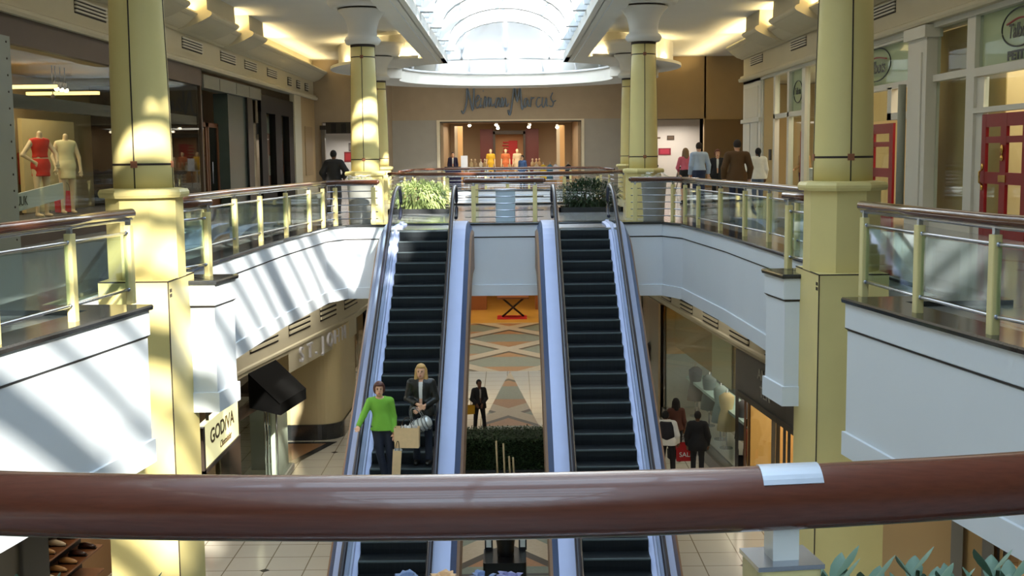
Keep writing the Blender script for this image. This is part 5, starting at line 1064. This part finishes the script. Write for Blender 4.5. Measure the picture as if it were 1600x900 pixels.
# centre far: store at the end of the lower hall
t = thing('display_table', 'dark cross-legged table on a red base in the far lower store', 'table', (.1, 60.5, H))
mb = MB(); mb.box(-.6, .9, 59.8, 61.0, H, H + .05); mb.build('rug_base', mat('signal_red', (206, 40, 44), .6), t)
for a, b in (((-.35, 60.4), (.75, 60.4)), ((.75, 60.5), (-.35, 60.5))): mb = MB(); mb.tube([(a[0], a[1], H + .05), (b[0], b[1], H + 1.0)], .05, 8); mb.build('leg', SEAM, t)
mb = MB(); mb.box(-.6, 1.0, 60.0, 60.9, H + 1.0, H + 1.08); mb.build('top', WOODD, t)
for k, (x0, x1) in enumerate(((-2.6, -1.2), (1.4, 2.8))):
    t = thing('store_counter', ('left', 'right')[k] + ' wooden counter in the far lower store', 'counter', ((x0 + x1) / 2, 64, H)); mb = MB(); mb.box(x0, x1, 63.6, 64.3, H, H + 1.0); mb.build('body', mat('chestnut', (134, 80, 40), .4), t); mb = MB(); mb.box(x0 - .05, x1 + .05, 63.5, 64.4, H + 1.0, H + 1.07); mb.build('top', mat('pale_top', (214, 196, 150), .4), t)
mb = MB(); mb.box(-9, 9, 70, 70.2, H, -1.7); struct('wall_far_lower', mb, mat('amber_store_wall', (196, 140, 70), .6))
for s in (-1, 1): mb = MB(); mb.box(s * 4.3, s * 11, 58.0, 58.3, H, -1.7); struct('wall_far_lower_%s' % ('left' if s < 0 else 'right'), mb, TAN)
# ------------------------------------------------------------------ people: implicit bodies turned into one smooth mesh
def s_cap(P, a, b, ra, rb):
    a = np.array(a, np.float32); b = np.array(b, np.float32); d = b - a; t = np.clip(((P - a) @ d) / max(1e-9, float(d @ d)), 0, 1)
    return np.linalg.norm(P - a - t[..., None] * d, axis=-1) - (ra + (rb - ra) * t)
def s_ell(P, c, r):
    q = P - np.array(c, np.float32); r = np.array(r, np.float32); k0 = np.linalg.norm(q / r, axis=-1); k1 = np.linalg.norm(q / (r * r), axis=-1)
    return k0 * (k0 - 1) / np.maximum(k1, 1e-6)
def smin(a, b, k): h = np.clip(.5 + .5 * (b - a) / k, 0, 1); return b + (a - b) * h - k * h * (1 - h)
def field(P, prims, grow=0.0):
    D = None
    for p in prims:
        if p[0] == 'c': d = s_cap(P, p[1], p[2], p[3] + grow, p[4] + grow); k = p[5] if len(p) > 5 else .03
        else: d = s_ell(P, p[1], tuple(x + grow for x in p[2])); k = p[3] if len(p) > 3 else .03
        D = d if D is None else smin(D, d, k)
    return D
def surface(prims, vox, grow=0.0, cut=None):
    pts = []
    for p in prims:
        if p[0] == 'c':
            for c, r in ((p[1], p[3]), (p[2], p[4])): pts += [np.array(c) - r - grow - .03, np.array(c) + r + grow + .03]
        else: pts += [np.array(p[1]) - np.array(p[2]) - grow - .03, np.array(p[1]) + np.array(p[2]) + grow + .03]
    lo = np.min(pts, 0); hi = np.max(pts, 0); n = np.ceil((hi - lo) / vox).astype(int) + 2
    ax = [lo[i] + vox * np.arange(n[i]) for i in range(3)]
    P = np.stack(np.meshgrid(*ax, indexing='ij'), -1).astype(np.float32); D = field(P, prims, grow)
    if cut is not None: D = np.maximum(D, cut(P))
    S = D < 0; nx, ny, nz = S.shape
    c = np.zeros((nx - 1, ny - 1, nz - 1), np.int32)
    for i in (0, 1):
        for j in (0, 1):
            for k in (0, 1): c += S[i:nx - 1 + i, j:ny - 1 + j, k:nz - 1 + k]
    act = (c > 0) & (c < 8); idx = -np.ones(act.shape, np.int64); A = np.argwhere(act); idx[act] = np.arange(len(A))
    acc = np.zeros((len(A), 3)); cnt = np.zeros(len(A))
    cor = [(i, j, k) for i in (0, 1) for j in (0, 1) for k in (0, 1)]
    for u in range(8):
        for v in range(u + 1, 8):
            if sum(abs(cor[u][q] - cor[v][q]) for q in range(3)) != 1: continue
            du = D[A[:, 0] + cor[u][0], A[:, 1] + cor[u][1], A[:, 2] + cor[u][2]]; dv = D[A[:, 0] + cor[v][0], A[:, 1] + cor[v][1], A[:, 2] + cor[v][2]]
            m = (du < 0) != (dv < 0); t = np.where(m, du / np.where(np.abs(du - dv) < 1e-9, 1, du - dv), 0)
            pu = np.array(cor[u], float); pv = np.array(cor[v], float); acc[m] += (pu + (pv - pu) * t[m, None]); cnt[m] += 1
    V = lo + vox * (A + acc / np.maximum(cnt, 1)[:, None]); F = []
    for a in range(3):
        b, d = [(1, 2), (2, 0), (0, 1)][a]
        s0 = [slice(None)] * 3; s1 = [slice(None)] * 3; s0[a] = slice(0, -1); s1[a] = slice(1, None)
        E = np.argwhere(S[tuple(s0)] != S[tuple(s1)])
        for e in E:
            if e[b] < 1 or e[d] < 1 or e[b] >= act.shape[b] + 0 or e[d] >= act.shape[d] + 0: continue
            q = []
            for ob, od in ((0, 0), (1, 0), (1, 1), (0, 1)):
                g = e.copy(); g[b] -= ob; g[d] -= od; q.append(idx[tuple(g)])
            if min(q) < 0: continue
            F.append(tuple(q) if S[tuple(e)] else tuple(q[::-1]))
    return V, F
def smesh(name, prims, vox, m, parent, grow=0.0, cut=None, label=None):
    V, F = surface(prims, vox, grow, cut)
    me = bpy.data.meshes.new(name); me.from_pydata([tuple(v) for v in V], [], F); me.materials.append(m)
    me.polygons.foreach_set('use_smooth', [True] * len(me.polygons)); me.update()
    o = bpy.data.objects.new(name, me); COL.objects.link(o); o.parent = parent; WMAT[o.name] = WMAT[parent.name]
    return tag(o, label)
C = lambda n, c, r=.8: mat(n, c, r, noise=(14, .10))
WSH = C('white_shirt', (226, 226, 220))
V3 = lambda *a: np.array(a, float)
SKIN = mat('skin_light', (226, 176, 142), .5); SKIND = mat('skin_brown', (112, 74, 52), .5); EYE = mat('eye_dark', (30, 24, 22), .3); LIP = mat('lip_rose', (176, 84, 76), .5)
DEF = dict(hl=(-.09, 0, .93), hr=(.09, 0, .93), kl=(-.10, -.015, .50), kr=(.10, -.015, .50), al=(-.10, .02, .085), ar=(.10, .02, .085), pel=(0, 0, .97), wai=(0, .005, 1.12), che=(0, .0, 1.30), nek=(0, .015, 1.45), hed=(0, -.015, 1.60),
           sl=(-.175, .01, 1.39), sr=(.175, .01, 1.39), el=(-.225, .03, 1.11), er=(.225, .03, 1.11), wl=(-.235, -.05, .87), wr=(.235, -.05, .87), hdl=(0, -.15, -1), hdr=(0, -.15, -1), toe=(0, -1, 0))
def person(label, loc, rz, scale=1.0, pose=None, vox=.018, skin=None, shirt=None, shirt_hem=.92, sleeve=1.0, open_front=None, trousers=None, skirt=None, shoes=None, hair=None, hair_style='short', face=True, bulk=0.0, name='person', cat='person', head=True, group=None, coat=None, neck_cut=.07, inner=None):
    """faces -y before rz; keys ending l / r lie at -x / +x"""
    J = {k: V3(*v) for k, v in DEF.items()}
    for k, v in (pose or {}).items(): J[k] = V3(*v)
    skin = skin or SKIN; t = thing(name, label, cat, loc, rz, group, scale); E = lambda a, b, u: a + (b - a) * u
    tor = [('c', tuple(J['hl'] + V3(.02, 0, .02)), tuple(J['hr'] + V3(-.02, 0, .02)), .105, .105, .05), ('e', tuple(E(J['pel'], J['wai'], .5)), (.145, .10, .13), .06), ('e', tuple(J['wai']), (.128, .092, .12), .06), ('e', tuple(J['che']), (.155, .105, .17), .06), ('c', tuple(J['sl'] * .88 + J['nek'] * .12), tuple(J['sr'] * .88 + J['nek'] * .12), 0.052, .052, .06)]
    legs = []
    for s in 'lr': legs += [('c', tuple(J['h' + s]), tuple(J['k' + s]), .088, .056, .04), ('c', tuple(J['k' + s]), tuple(J['a' + s] + V3(0, 0, .0)), .056, .036, .02)]
    arms = {}
    for s in 'lr': arms[s] = [('c', tuple(J['s' + s]), tuple(J['e' + s]), .05, .038, .03), ('c', tuple(J['e' + s]), tuple(J['w' + s]), .038, .026, .02)]
    feet = []
    td = J['toe'] / np.linalg.norm(J['toe'])
    for s in 'lr': a = J['a' + s]; feet += [('c', tuple(a + V3(0, 0, -.035) - td * .02), tuple(a + V3(0, 0, -.05) + td * .15), .036, .028, .02)]
    nk = [('c', tuple(J['nek'] - V3(0, 0, .04)), tuple(J['hed'] - V3(0, 0, .05)), .05, .048, .02)]; h = J['hed']
    hd = [('e', tuple(h + V3(0, .012, .015)), (.079, .098, .108), .02), ('e', tuple(h + V3(0, -.032, -.06)), (.054, .054, .058), .03)]
    if face: hd += [('c', tuple(h + V3(0, -.088, .015)), tuple(h + V3(0, -.108, -.018)), .011, .015, .012), ('e', tuple(h + V3(-.076, .01, 0)), (.012, .022, .03), .01), ('e', tuple(h + V3(.076, .01, 0)), (.012, .022, .03), .01), ('c', tuple(h + V3(-.02, -.087, -.058)), tuple(h + V3(.02, -.087, -.058)), .009, .009, .01)]
    hands = []
    for s, sg in (('l', -1), ('r', 1)):
        w = J['w' + s]; d = J['hd' + s] / np.linalg.norm(J['hd' + s]); up = V3(0, -1, 0) if abs(d[1]) < .8 else V3(0, 0, 1)
        nrm = up - d * (up @ d); nrm /= np.linalg.norm(nrm); sd = np.cross(nrm, d); pc = w + d * .055
        hands += [('c', tuple(w), tuple(w + d * .03), .026, .028, .02), ('c', tuple(pc - sd * .022), tuple(pc + sd * .022), .022, .022, .02)]
        for q, (off, L) in enumerate(((-.030, .062), (-.010, .076), (.010, .070), (.029, .052))):
            b = w + d * .085 + sd * off; m1 = b + d * L * .5 + sd * off * .12; e = m1 + d * L * .42 + nrm * .02; hands += [('c', tuple(b), tuple(m1), .0095, .009, .006), ('c', tuple(m1), tuple(e), .009, .0075, .006)]
        b = w + d * .035 - sd * .028 * sg * sg; hands += [('c', tuple(b), tuple(b - sd * .032 + d * .035 + nrm * .012), .012, .009, .008)]
    body = tor + legs + feet + arms['l'] + arms['r'] + nk + (hd if head else []) + hands
    smesh('body', body, vox, skin, t)
    gv = max(vox, .014)
    if shirt:
        pr = list(tor)
        if sleeve > 0:
            for s in 'lr':
                if sleeve >= .99: pr += [('c', p[1], p[2], p[3] + .004, p[4] + .004, p[5]) for p in arms[s]]
                else: a = J['s' + s]; b = J['e' + s]; pr += [('c', tuple(a), tuple(E(a, b, sleeve * 2)), .053, .046, .03)]
        pr += [('c', tuple(J['hl'] + V3(.02, 0, -.07)), tuple(J['hr'] + V3(-.02, 0, -.07)), .121, .121, .05)]
        if shirt_hem < .86: pr += [('c', tuple(J['hl']), tuple(E(J['hl'], J['kl'], min(1, (.93 - shirt_hem) / .43))), .10, .09 + bulk, .05), ('c', tuple(J['hr']), tuple(E(J['hr'], J['kr'], min(1, (.93 - shirt_hem) / .43))), .10, .09 + bulk, .05)]
        nb = tuple(J['nek'] + V3(0, -.02, .05)); wl, wr = J['wl'], J['wr']
        def cut(P):
            c = np.where(True, shirt_hem - P[..., 2] - .5 * np.maximum(0, np.abs(P[..., 0]) - .26), 0); arm = np.minimum(np.minimum(s_cap(P, J['el'], wl, .075, .07), s_cap(P, J['er'], wr, .075, .07)), np.minimum(s_cap(P, J['sl'], J['el'], .085, .08), s_cap(P, J['sr'], J['er'], .085, .08)))
            c = np.minimum(c, arm); c = np.maximum(c, neck_cut - np.linalg.norm(P - np.array(nb, np.float32), axis=-1))
            for w, e in ((wl, J['el']), (wr, J['er'])):
                d = (w - e) / np.linalg.norm(w - e); c = np.maximum(c, np.where(np.linalg.norm(P - w.astype(np.float32), axis=-1) < .13, (P - w.astype(np.float32)) @ d.astype(np.float32) - .0, -1))
            if open_front: c = np.maximum(c, np.where(P[..., 1] < J['che'][1] - .02, open_front * (1 - .4 * (1.45 - P[..., 2]) / .5) - np.abs(P[..., 0] - J['che'][0]), -1))
            return c
        smesh('shirt' if not coat else coat, pr, gv, shirt, t, .013 + bulk, cut)
    if open_front:
        cx = float(J['che'][0]); smesh('blouse', [('e', tuple(J['wai']), (.128, .092, .14), .06), ('e', tuple(J['che']), (.155, .105, .17), .06)], gv, inner or WSH, t, .006, lambda P: np.maximum(np.maximum(np.abs(P[..., 0] - cx) - .085, P[..., 2] - 1.43), .96 - P[..., 2]))
    if trousers:
        def cut2(P): return np.maximum(P[..., 2] - (J['wai'][2] - .13), .06 - P[..., 2])
        tl = tor[:2] + [('c', p[1], p[2], p[3], max(p[4], .05), p[5]) for p in legs]; smesh('trousers', tl, gv, trousers, t, .010, cut2)
    if skirt:
        mb, zl, flare = skirt[0], skirt[1], skirt[2]
        pr = tor[:2] + [('c', tuple(J['pel']), tuple(V3(J['pel'][0], 0, zl)), .12, flare, .05)]; smesh('skirt', pr, gv, mb, t, .016, lambda P: np.maximum(P[..., 2] - (J['wai'][2] - .03), zl - P[..., 2]))
    if shoes: 
        smesh('shoes', feet + [('c', tuple(J['a' + s] + V3(0, 0, .01)), tuple(J['a' + s] - V3(0, 0, .04)), .035, .04, .02) for s in 'lr'], gv, shoes, t, .010, lambda P: -(P[..., 2] - .001) )
    if hair and head:
        hp = [('e', tuple(h + V3(0, .025, .03)), (.088, .102, .108), .02)]
        if hair_style == 'bob': hp += [('e', tuple(h + V3(-.055, .03, -.005)), (.045, .075, .08), .03), ('e', tuple(h + V3(.055, .03, -.005)), (.045, .075, .08), .03), ('e', tuple(h + V3(0, -.02, .075)), (.075, .075, .045), .03)]
        if hair_style == 'long': hp += [('c', tuple(h + V3(-.065, .02, .02)), tuple(h + V3(-.085, .01, -.17)), .042, .04, .03), ('c', tuple(h + V3(.065, .02, .02)), tuple(h + V3(.085, .01, -.17)), .042, .04, .03), ('c', tuple(h + V3(0, .06, .0)), tuple(h + V3(0, .07, -.15)), .07, .07, .04), ('e', tuple(h + V3(0, -.01, .085)), (.07, .07, .035), .03)]
        if hair_style == 'pony': hp += [('c', tuple(h + V3(0, .10, .02)), tuple(h + V3(0, .12, -.12)), .035, .02, .03)]
        def cut3(P):
            q = P - h.astype(np.float32); f = np.maximum(np.maximum(q[..., 1] + .02, -0.0 - q[..., 1] - 1), np.maximum(np.abs(q[..., 0]) - .056, q[..., 2] - .062)); f2 = np.maximum(f, -.4 - q[..., 2])
            c = -f2
            if hair_style in ('short', 'pony'): c = np.maximum(c, -.05 - q[..., 2] - (1 if hair_style == 'pony' else 0) * (q[..., 1] > .06))
            return c
        smesh('hair', hp, min(gv, .014), hair, t, 0.0, cut3)
    if face and head:
        for sx in (-.03, .03):
            mb = MB(); mb.ell(tuple(h + V3(sx, -.085, .012)), (.013, .009, .007), 6); mb.build('eye', EYE, t, local=True); mb = MB(); mb.tube([tuple(h + V3(sx - .016, -.089, .031)), tuple(h + V3(sx, -.093, .036)), tuple(h + V3(sx + .016, -.089, .031))], .004, 5); mb.build('eyebrow', hair or EYE, t, local=True)
        mb = MB(); mb.ell(tuple(h + V3(0, -.097, -.058)), (.024, .006, .008), 6); mb.build('lips', LIP, t, local=True)
    return t
def bag(lab, c, w, d, h, m, rz=0.0, handle=.14, tissue=None, cat='shopping bag', name='shopping_bag', tilt=0.0, hm=None):
    t = thing(name, lab, cat, c, rz); mb = MB(); x, y = w / 2, d / 2
    M = Matrix.Rotation(tilt, 4, 'Y')
    mb.add([(-x, -y, 0), (x, -y, 0), (x, y, 0), (-x, y, 0), (-x * 1.04, -y * 1.1, h), (x * 1.04, -y * 1.1, h), (x * 1.04, y * 1.1, h), (-x * 1.04, y * 1.1, h)], [(0, 3, 2, 1), (0, 1, 5, 4), (1, 2, 6, 5), (2, 3, 7, 6), (3, 0, 4, 7)]); mb.xform(M); mb.build('body', m, t, local=True)
    for s in (-1, 1):
        hb = MB(); hb.tube([(x * .45 * math.cos(PI * k / 8) , s * y * .9, h + handle * math.sin(PI * k / 8)) for k in range(9)], .006, 5); hb.xform(M); hb.build('handle', hm or SEAM, t, local=True)
    if tissue:
        tb = MB(); rd = random.Random(3); 
        for k in range(14): leaf(tb, (rd.uniform(-x * .8, x * .8), rd.uniform(-y, y) * .6, h - .03), (rd.uniform(-.4, .4), rd.uniform(-.4, .4), 1), .07, .03, 0, 0)
        tb.xform(M); tb.build('tissue', tissue, t, local=True)
    return t
NAVY = C('navy_denim', (36, 42, 58)); BLK = C('black_cloth', (20, 20, 24)); KRAFT = C('kraft_paper', (232, 200, 152), .7)
def step_at(y):   # stair surface under the people riding down
    n = 33; yb = YT + H / T30; run = (YT - yb) / n; k = int((y - yb) / run); return H + (k + 1) * (-H / n)
# --- two women on the left escalator
yg = 19.55; zg = step_at(yg)
dz = (-.255) 
person('woman in a bright green sweater riding down, hand on the left handrail', (-2.02, yg, zg + .0), R(6), .99,
       dict(pel=(.0, 0, .97), hl=(-.09, 0, .93), hr=(.09, 0, .93), kl=(-.05, -.03, .50), kr=(.12, .0, .50), al=(.03, .03, .085), ar=(.13, .05, .085), wai=(-.01, 0, 1.12), che=(-.03, .01, 1.30), nek=(-.035, .01, 1.45), hed=(-.04, -.02, 1.595), sl=(-.20, .01, 1.38), sr=(.14, .01, 1.38), el=(-.31, -.06, 1.17), wl=(-.40, -.17, 1.00), hdl=(-.12, -.85, -.45), er=(.19, .04, 1.10), wr=(.20, -.06, .86), hdr=(0, -.1, -1)),
       .0095, SKIN, mat('bright_green_knit', (126, 190, 66), .9, bump=(160, .4)), .90, 1.0, None, NAVY, None, mat('black_shoe', (18, 16, 16), .4), mat('chestnut_hair', (84, 44, 34), .5, noise=(40, .3)), 'bob', neck_cut=.085)
yb2 = 19.95; zb2 = step_at(yb2)
person('woman with blonde hair in a black leather jacket riding down, hands crossed in front', (-1.39, yb2, zb2), R(-4), 1.0,
       dict(el=(-.24, .0, 1.12), wl=(-.03, -.19, 1.06), hdl=(.85, -.35, -.3), er=(.24, .0, 1.12), wr=(.02, -.20, 1.00), hdr=(-.8, -.35, -.45), hed=(.0, -.025, 1.595), kl=(-.10, -.03, .5), kr=(.11, -.02, .5)),
       .0095, SKIN, mat('black_leather', (24, 27, 26), .35, bump=(25, .4)), .84, 1.0, .035, NAVY, None, mat('black_shoe', (18, 16, 16), .4), mat('blonde_hair', (196, 156, 92), .5, noise=(40, .3)), 'long', coat='jacket', bulk=.008)
bag('large kraft paper shopping bag between the two women', (-1.60, 19.42, zb2 + .42), .40, .14, .34, KRAFT, R(-4), .15, FLW)
bag('narrow kraft paper bag hanging beside the green sweater woman', (-1.79, 19.35, zg + .17), .14, .09, .42, KRAFT, R(5), .16, FLW, tilt=R(4))
bag('dark red paper bag held between the two women', (-1.77, 19.62, zg + .52), .10, .10, .36, C('wine_paper', (110, 24, 30), .5), 0, .14)
t = thing('handbag', 'silver and white striped duffel handbag carried by the blonde woman', 'handbag', (-1.36, 19.66, zb2 + .66), R(-8))
mb = MB(); M = Matrix.Rotation(R(-24), 4, 'Y')
mb.tube([M @ Vector((x, 0, .10 - .02 * math.cos(x * 8))) for x in (-.19, -.17, -.1, 0, .1, .17, .19)], [.05, .095, .115, .12, .115, .095, .05], 16, ry=.95); mb.build('body', mat('silver_leather', (206, 208, 204), .3, .3, bump=(20, .6)), t, local=True)
mb = MB()
for x in (-.13, -.07, 0, .07, .13): mb.tube([M @ Vector((x, .118 * math.cos(a), .08 + .118 * math.sin(a))) for a in [2 * PI * k / 16 for k in range(16)]], .012, 6, closed=True)
mb.build('stripe', mat('grey_leather', (120, 122, 120), .4), t, local=True)
for y in (-.05, .05): mb = MB(); mb.tube([M @ Vector((.10 * math.cos(PI * k / 8), y, .18 + .22 * math.sin(PI * k / 8))) for k in range(9)], .009, 6); mb.build('handle', mat('grey_leather', (120, 122, 120), .4), t, local=True)
# --- lower floor
person('person in a black jacket with a yellow bag standing on the lower terrazzo floor', (-.85, 35.0, H), R(24), .93, dict(el=(-.26, -.02, 1.12), wl=(-.16, -.16, .98), er=(.24, .0, 1.1), wr=(.02, -.2, .96), hdl=(.3, -.3, -.8), hdr=(-.3, -.3, -.8), kl=(-.13, 0, .5), al=(-.15, .02, .085), kr=(.15, .0, .5), ar=(.2, .03, .085)), .016, SKIND, BLK, .80, 1, .03, BLK, None, BLK, C('black_hair', (20, 16, 16)), 'short', coat='jacket', bulk=.012, inner=C('grey_tee', (150, 150, 148)))
bag('yellow leather bag held by the person in black on the lower floor', (-1.14, 34.78, H + .62), .30, .12, .26, mat('mustard_leather', (198, 150, 34), .4), R(20), .2, None, 'handbag', 'handbag')
VEST = C('charcoal_vest', (34, 34, 42)); WSH = C('white_shirt', (226, 226, 220))
pv = dict(hed=(.06, -.12, 1.50), nek=(.04, -.07, 1.38), che=(.02, -.04, 1.25), sl=(-.15, -.03, 1.34), sr=(.20, -.05, 1.33), el=(-.24, .02, 1.08), wl=(-.24, -.1, .88), er=(.27, -.08, 1.05), wr=(.24, -.22, .86), kl=(-.13, 0, .5), al=(-.15, .03, .085), kr=(.12, -.02, .5), ar=(.14, .02, .085))
w = person('man in a dark vest over a white shirt, leaning forward, lower right', (4.05, 29.7, H), R(165), 1.06, pv, .016, SKIND, WSH, .84, 1, None, BLK, None, BLK, C('black_hair', (20, 16, 16)), 'short', bulk=.012)
smesh('vest', [('e', (0, 0, 1.08), (.145, .11, .16), .06), ('e', (.02, -.04, 1.25), (.165, .115, .17), .06)], .016, VEST, w, .05, lambda P: np.maximum(.96 - P[..., 2], P[..., 2] - 1.40))
person('man in a black suit seen from behind beside the shop window, lower right', (4.8, 29.6, H), R(172), 1.02, dict(el=(-.26, .02, 1.1), er=(.26, .02, 1.1), wl=(-.24, -.08, .86), wr=(.24, -.08, .86)), .016, SKIND, C('black_suit', (18, 18, 22)), .74, 1, None, BLK, None, BLK, C('black_hair', (20, 16, 16)), 'short', bulk=.02, coat='jacket')
person('woman with long dark hair and a brown top between two men, lower right', (4.5, 31.4, H), R(185), 1.0, dict(er=(.24, 0, 1.1)), .018, SKIND, C('russet_top', (84, 46, 34)), .86, 1, None, BLK, None, BLK, C('black_hair', (20, 16, 16)), 'long', face=False)
bag('red shopping bag with white letters SALE held low, lower right', (4.56, 30.2, H + .34), .42, .16, .46, mat('red_paper', (190, 20, 30), .5), R(0), .16)
t = bpy.data.objects[[o.name for o in bpy.data.objects if o.get('label', '').startswith('red shopping bag with')][0]]
b2 = text_mb('SALE', .17, .003, frame_on_y(0.03, -.092, .12)); b2.build('lettering', FLW, t, local=True)
bag('black handbag hanging beside the red shopping bag, lower right', (4.3, 30.3, H + .38), .30, .16, .24, BLK, R(10), .22, None, 'handbag', 'handbag')
person('shopper in red and tan inside the lower right doorway', (5.95, 28.75, H + .03), R(70), 1.0, {}, .02, SKIN, C('rose_top', (176, 74, 66)), .8, 1, None, C('tan_trousers', (170, 120, 80)), None, BLK, C('black_hair', (20, 16, 16)), 'pony')
bag('dark bag at the side of the shopper in red, lower right', (5.72, 28.7, H + .55), .28, .14, .26, BLK, R(70), .2, None, 'handbag', 'handbag')
# --- upper level, right
person('woman in a pink top and black skirt seen from behind, upper right', (5.75, 38.5, 0), R(192), 1.03, dict(el=(-.24, 0, 1.12), er=(.25, -.03, 1.12), wr=(.16, -.16, 1.02)), .018, SKIN, C('pink_knit', (222, 110, 128)), .98, .99, None, None, (BLK, .48, .13), BLK, C('sandy_hair', (140, 110, 76)), 'long', face=False)
bag('black shoulder bag of the woman in pink, upper right', (6.07, 38.4, .98), .26, .12, .26, BLK, R(80), .3, None, 'handbag', 'handbag')
person('man in a pale blue shirt and dark blue trousers walking away, upper right', (5.85, 36.4, 0), R(186), 1.12, dict(el=(-.27, .0, 1.12), wl=(-.27, -.02, .88)), .018, SKIN, C('pale_blue_shirt', (170, 188, 212)), .98, 1, None, C('dark_blue_trousers', (44, 54, 80)), None, BLK, C('dark_brown_hair', (44, 34, 28)), 'short', face=False, bulk=.01)
person('woman in a black cardigan and white collar facing the viewer, upper right', (6.62, 37.6, 0), R(-8), 1.0, {}, .016, SKIN, C('black_cardigan', (24, 24, 28)), .82, 1, .03, BLK, None, BLK, C('auburn_hair', (110, 62, 44)), 'bob', coat='cardigan')
person('large man in a brown suede jacket seen from behind, upper right', (5.84, 30.2, 0), R(184), 1.12, dict(sl=(-.21, .01, 1.38), sr=(.21, .01, 1.38), el=(-.30, .02, 1.1), er=(.30, .02, 1.1), wl=(-.29, -.06, .86), wr=(.29, -.06, .86)), .018, SKIN, C('brown_suede', (96, 68, 36)), .78, 1, None, NAVY, None, BLK, C('dark_brown_hair', (44, 34, 28)), 'short', face=False, bulk=.016, coat='jacket')
person('person in white with dark tied hair seen from behind, upper right', (7.35, 35.0, 0), R(190), 1.01, {}, .018, SKIND, WSH, .84, 1, None, C('blue_jeans', (90, 104, 130)), None, BLK, C('black_hair', (20, 16, 16)), 'pony', face=False, bulk=.03)
person('dark-haired assistant half hidden behind the nearest right column', (9.9, 40.0, 0), R(-60), 1.04, dict(wl=(-.2, -.22, 1.0), hdl=(0, -.6, -.6)), .018, SKIN, C('tan_top', (178, 140, 90)), .9, 1, None, NAVY, None, BLK, C('black_hair', (20, 16, 16)), 'short')
# --- upper level, left
person('person in a black jacket striding away by the left gallery', (-4.75, 33.4, 0), R(172), 1.04, dict(sl=(-.19, .0, 1.38), sr=(.17, .02, 1.38), el=(-.36, .10, 1.17), wl=(-.26, -.04, 1.02), er=(.30, .06, 1.13), wr=(.24, -.08, .95), kl=(-.1, -.12, .52), al=(-.1, -.02, .12), kr=(.1, .06, .5), ar=(.1, .25, .14)), .018, SKIND, C('black_jacket', (34, 32, 32)), .80, 1, None, C('grey_trousers', (70, 68, 68)), None, BLK, C('black_hair', (20, 16, 16)), 'short', face=False, bulk=.03, coat='jacket')
# --- in the department store
person('assistant in a dark suit behind the blue desk in the department store', (-2.9, 63.7, 0), R(5), 1.05, {}, .022, SKIN, C('navy_suit', (34, 34, 64)), .8, 1, .035, BLK, None, BLK, C('black_hair', (20, 16, 16)), 'short')
person('shopper in blue in the middle of the department store', (.75, 61.0, 0), R(-30), .93, {}, .022, SKIN, C('mid_blue_top', (76, 104, 150)), .8, 1, None, NAVY, None, BLK, C('black_hair', (20, 16, 16)), 'short')
# --- mannequins
MQ = mat('mannequin_ivory', (232, 204, 160), .4)
def mannequin(label, loc, rz, sc, pose, shirt, hem, sleeve, skirt, vox=.016, head=False, trousers=None, group=None):
    return person(label, loc, rz, sc, pose, vox, MQ, shirt, hem, sleeve, None, trousers, skirt, None, None, 'short', False, 0, 'mannequin', 'mannequin', head, group)
REDC = mat('scarlet_cloth', (216, 46, 20), .7)
mannequin('headless mannequin in a red top and red shorts, hand on hip', (-9.95, 25.9, .38), R(58), 1.16, dict(el=(-.36, .02, 1.16), wl=(-.17, -.06, 1.02), hdl=(.7, -.3, -.5), er=(.28, -.1, 1.16), wr=(.2, -.22, 1.02)), REDC, 1.10, .0, (REDC, .76, .15))
mannequin('headless mannequin in a ragged cream dress with a striped strap', (-9.95, 27.4, .38), R(40), 1.14, dict(el=(-.26, .02, 1.14), wl=(-.24, -.1, .92), er=(.26, 0, 1.12), wr=(.26, -.06, .88)), mat('cream_dress', (226, 212, 160), .6), .95, .0, (mat('cream_dress', (226, 212, 160), .6), .70, .15))
SBAG = mat('red_tote', (196, 36, 24), .6)
bag('red tote bag standing behind the cream mannequin', (-10.4, 28.4, .38), .4, .2, .5, SBAG, R(50), .2, None, 'tote bag', 'tote_bag')
for k, (x, c) in enumerate(((-.95, (216, 170, 40)), (-.12, (206, 110, 60)), (.52, (216, 190, 150)))):
    cl = C('store_dress_%d' % k, c); mannequin(('left mannequin in a mustard dress', 'middle mannequin in an orange dress', 'right mannequin in a cream dress')[k] + ' before the department store niche', (x, 67.0, .25), R(0), 1.0, {}, cl, .9, .3, (cl, .5, .15), .024, True, None, 'mannequins before the niche')
t = thing('display_plinth', 'low plinth under the three store mannequins', 'platform', (0, 67, 0)); mb = MB(); mb.box(-1.3, .95, 66.6, 67.4, 0, .25); mb.build('body', TRIMW, t); mb = MB(); mb.box(-1.34, .99, 66.56, 67.44, .22, .26); mb.build('top', WHITE, t)
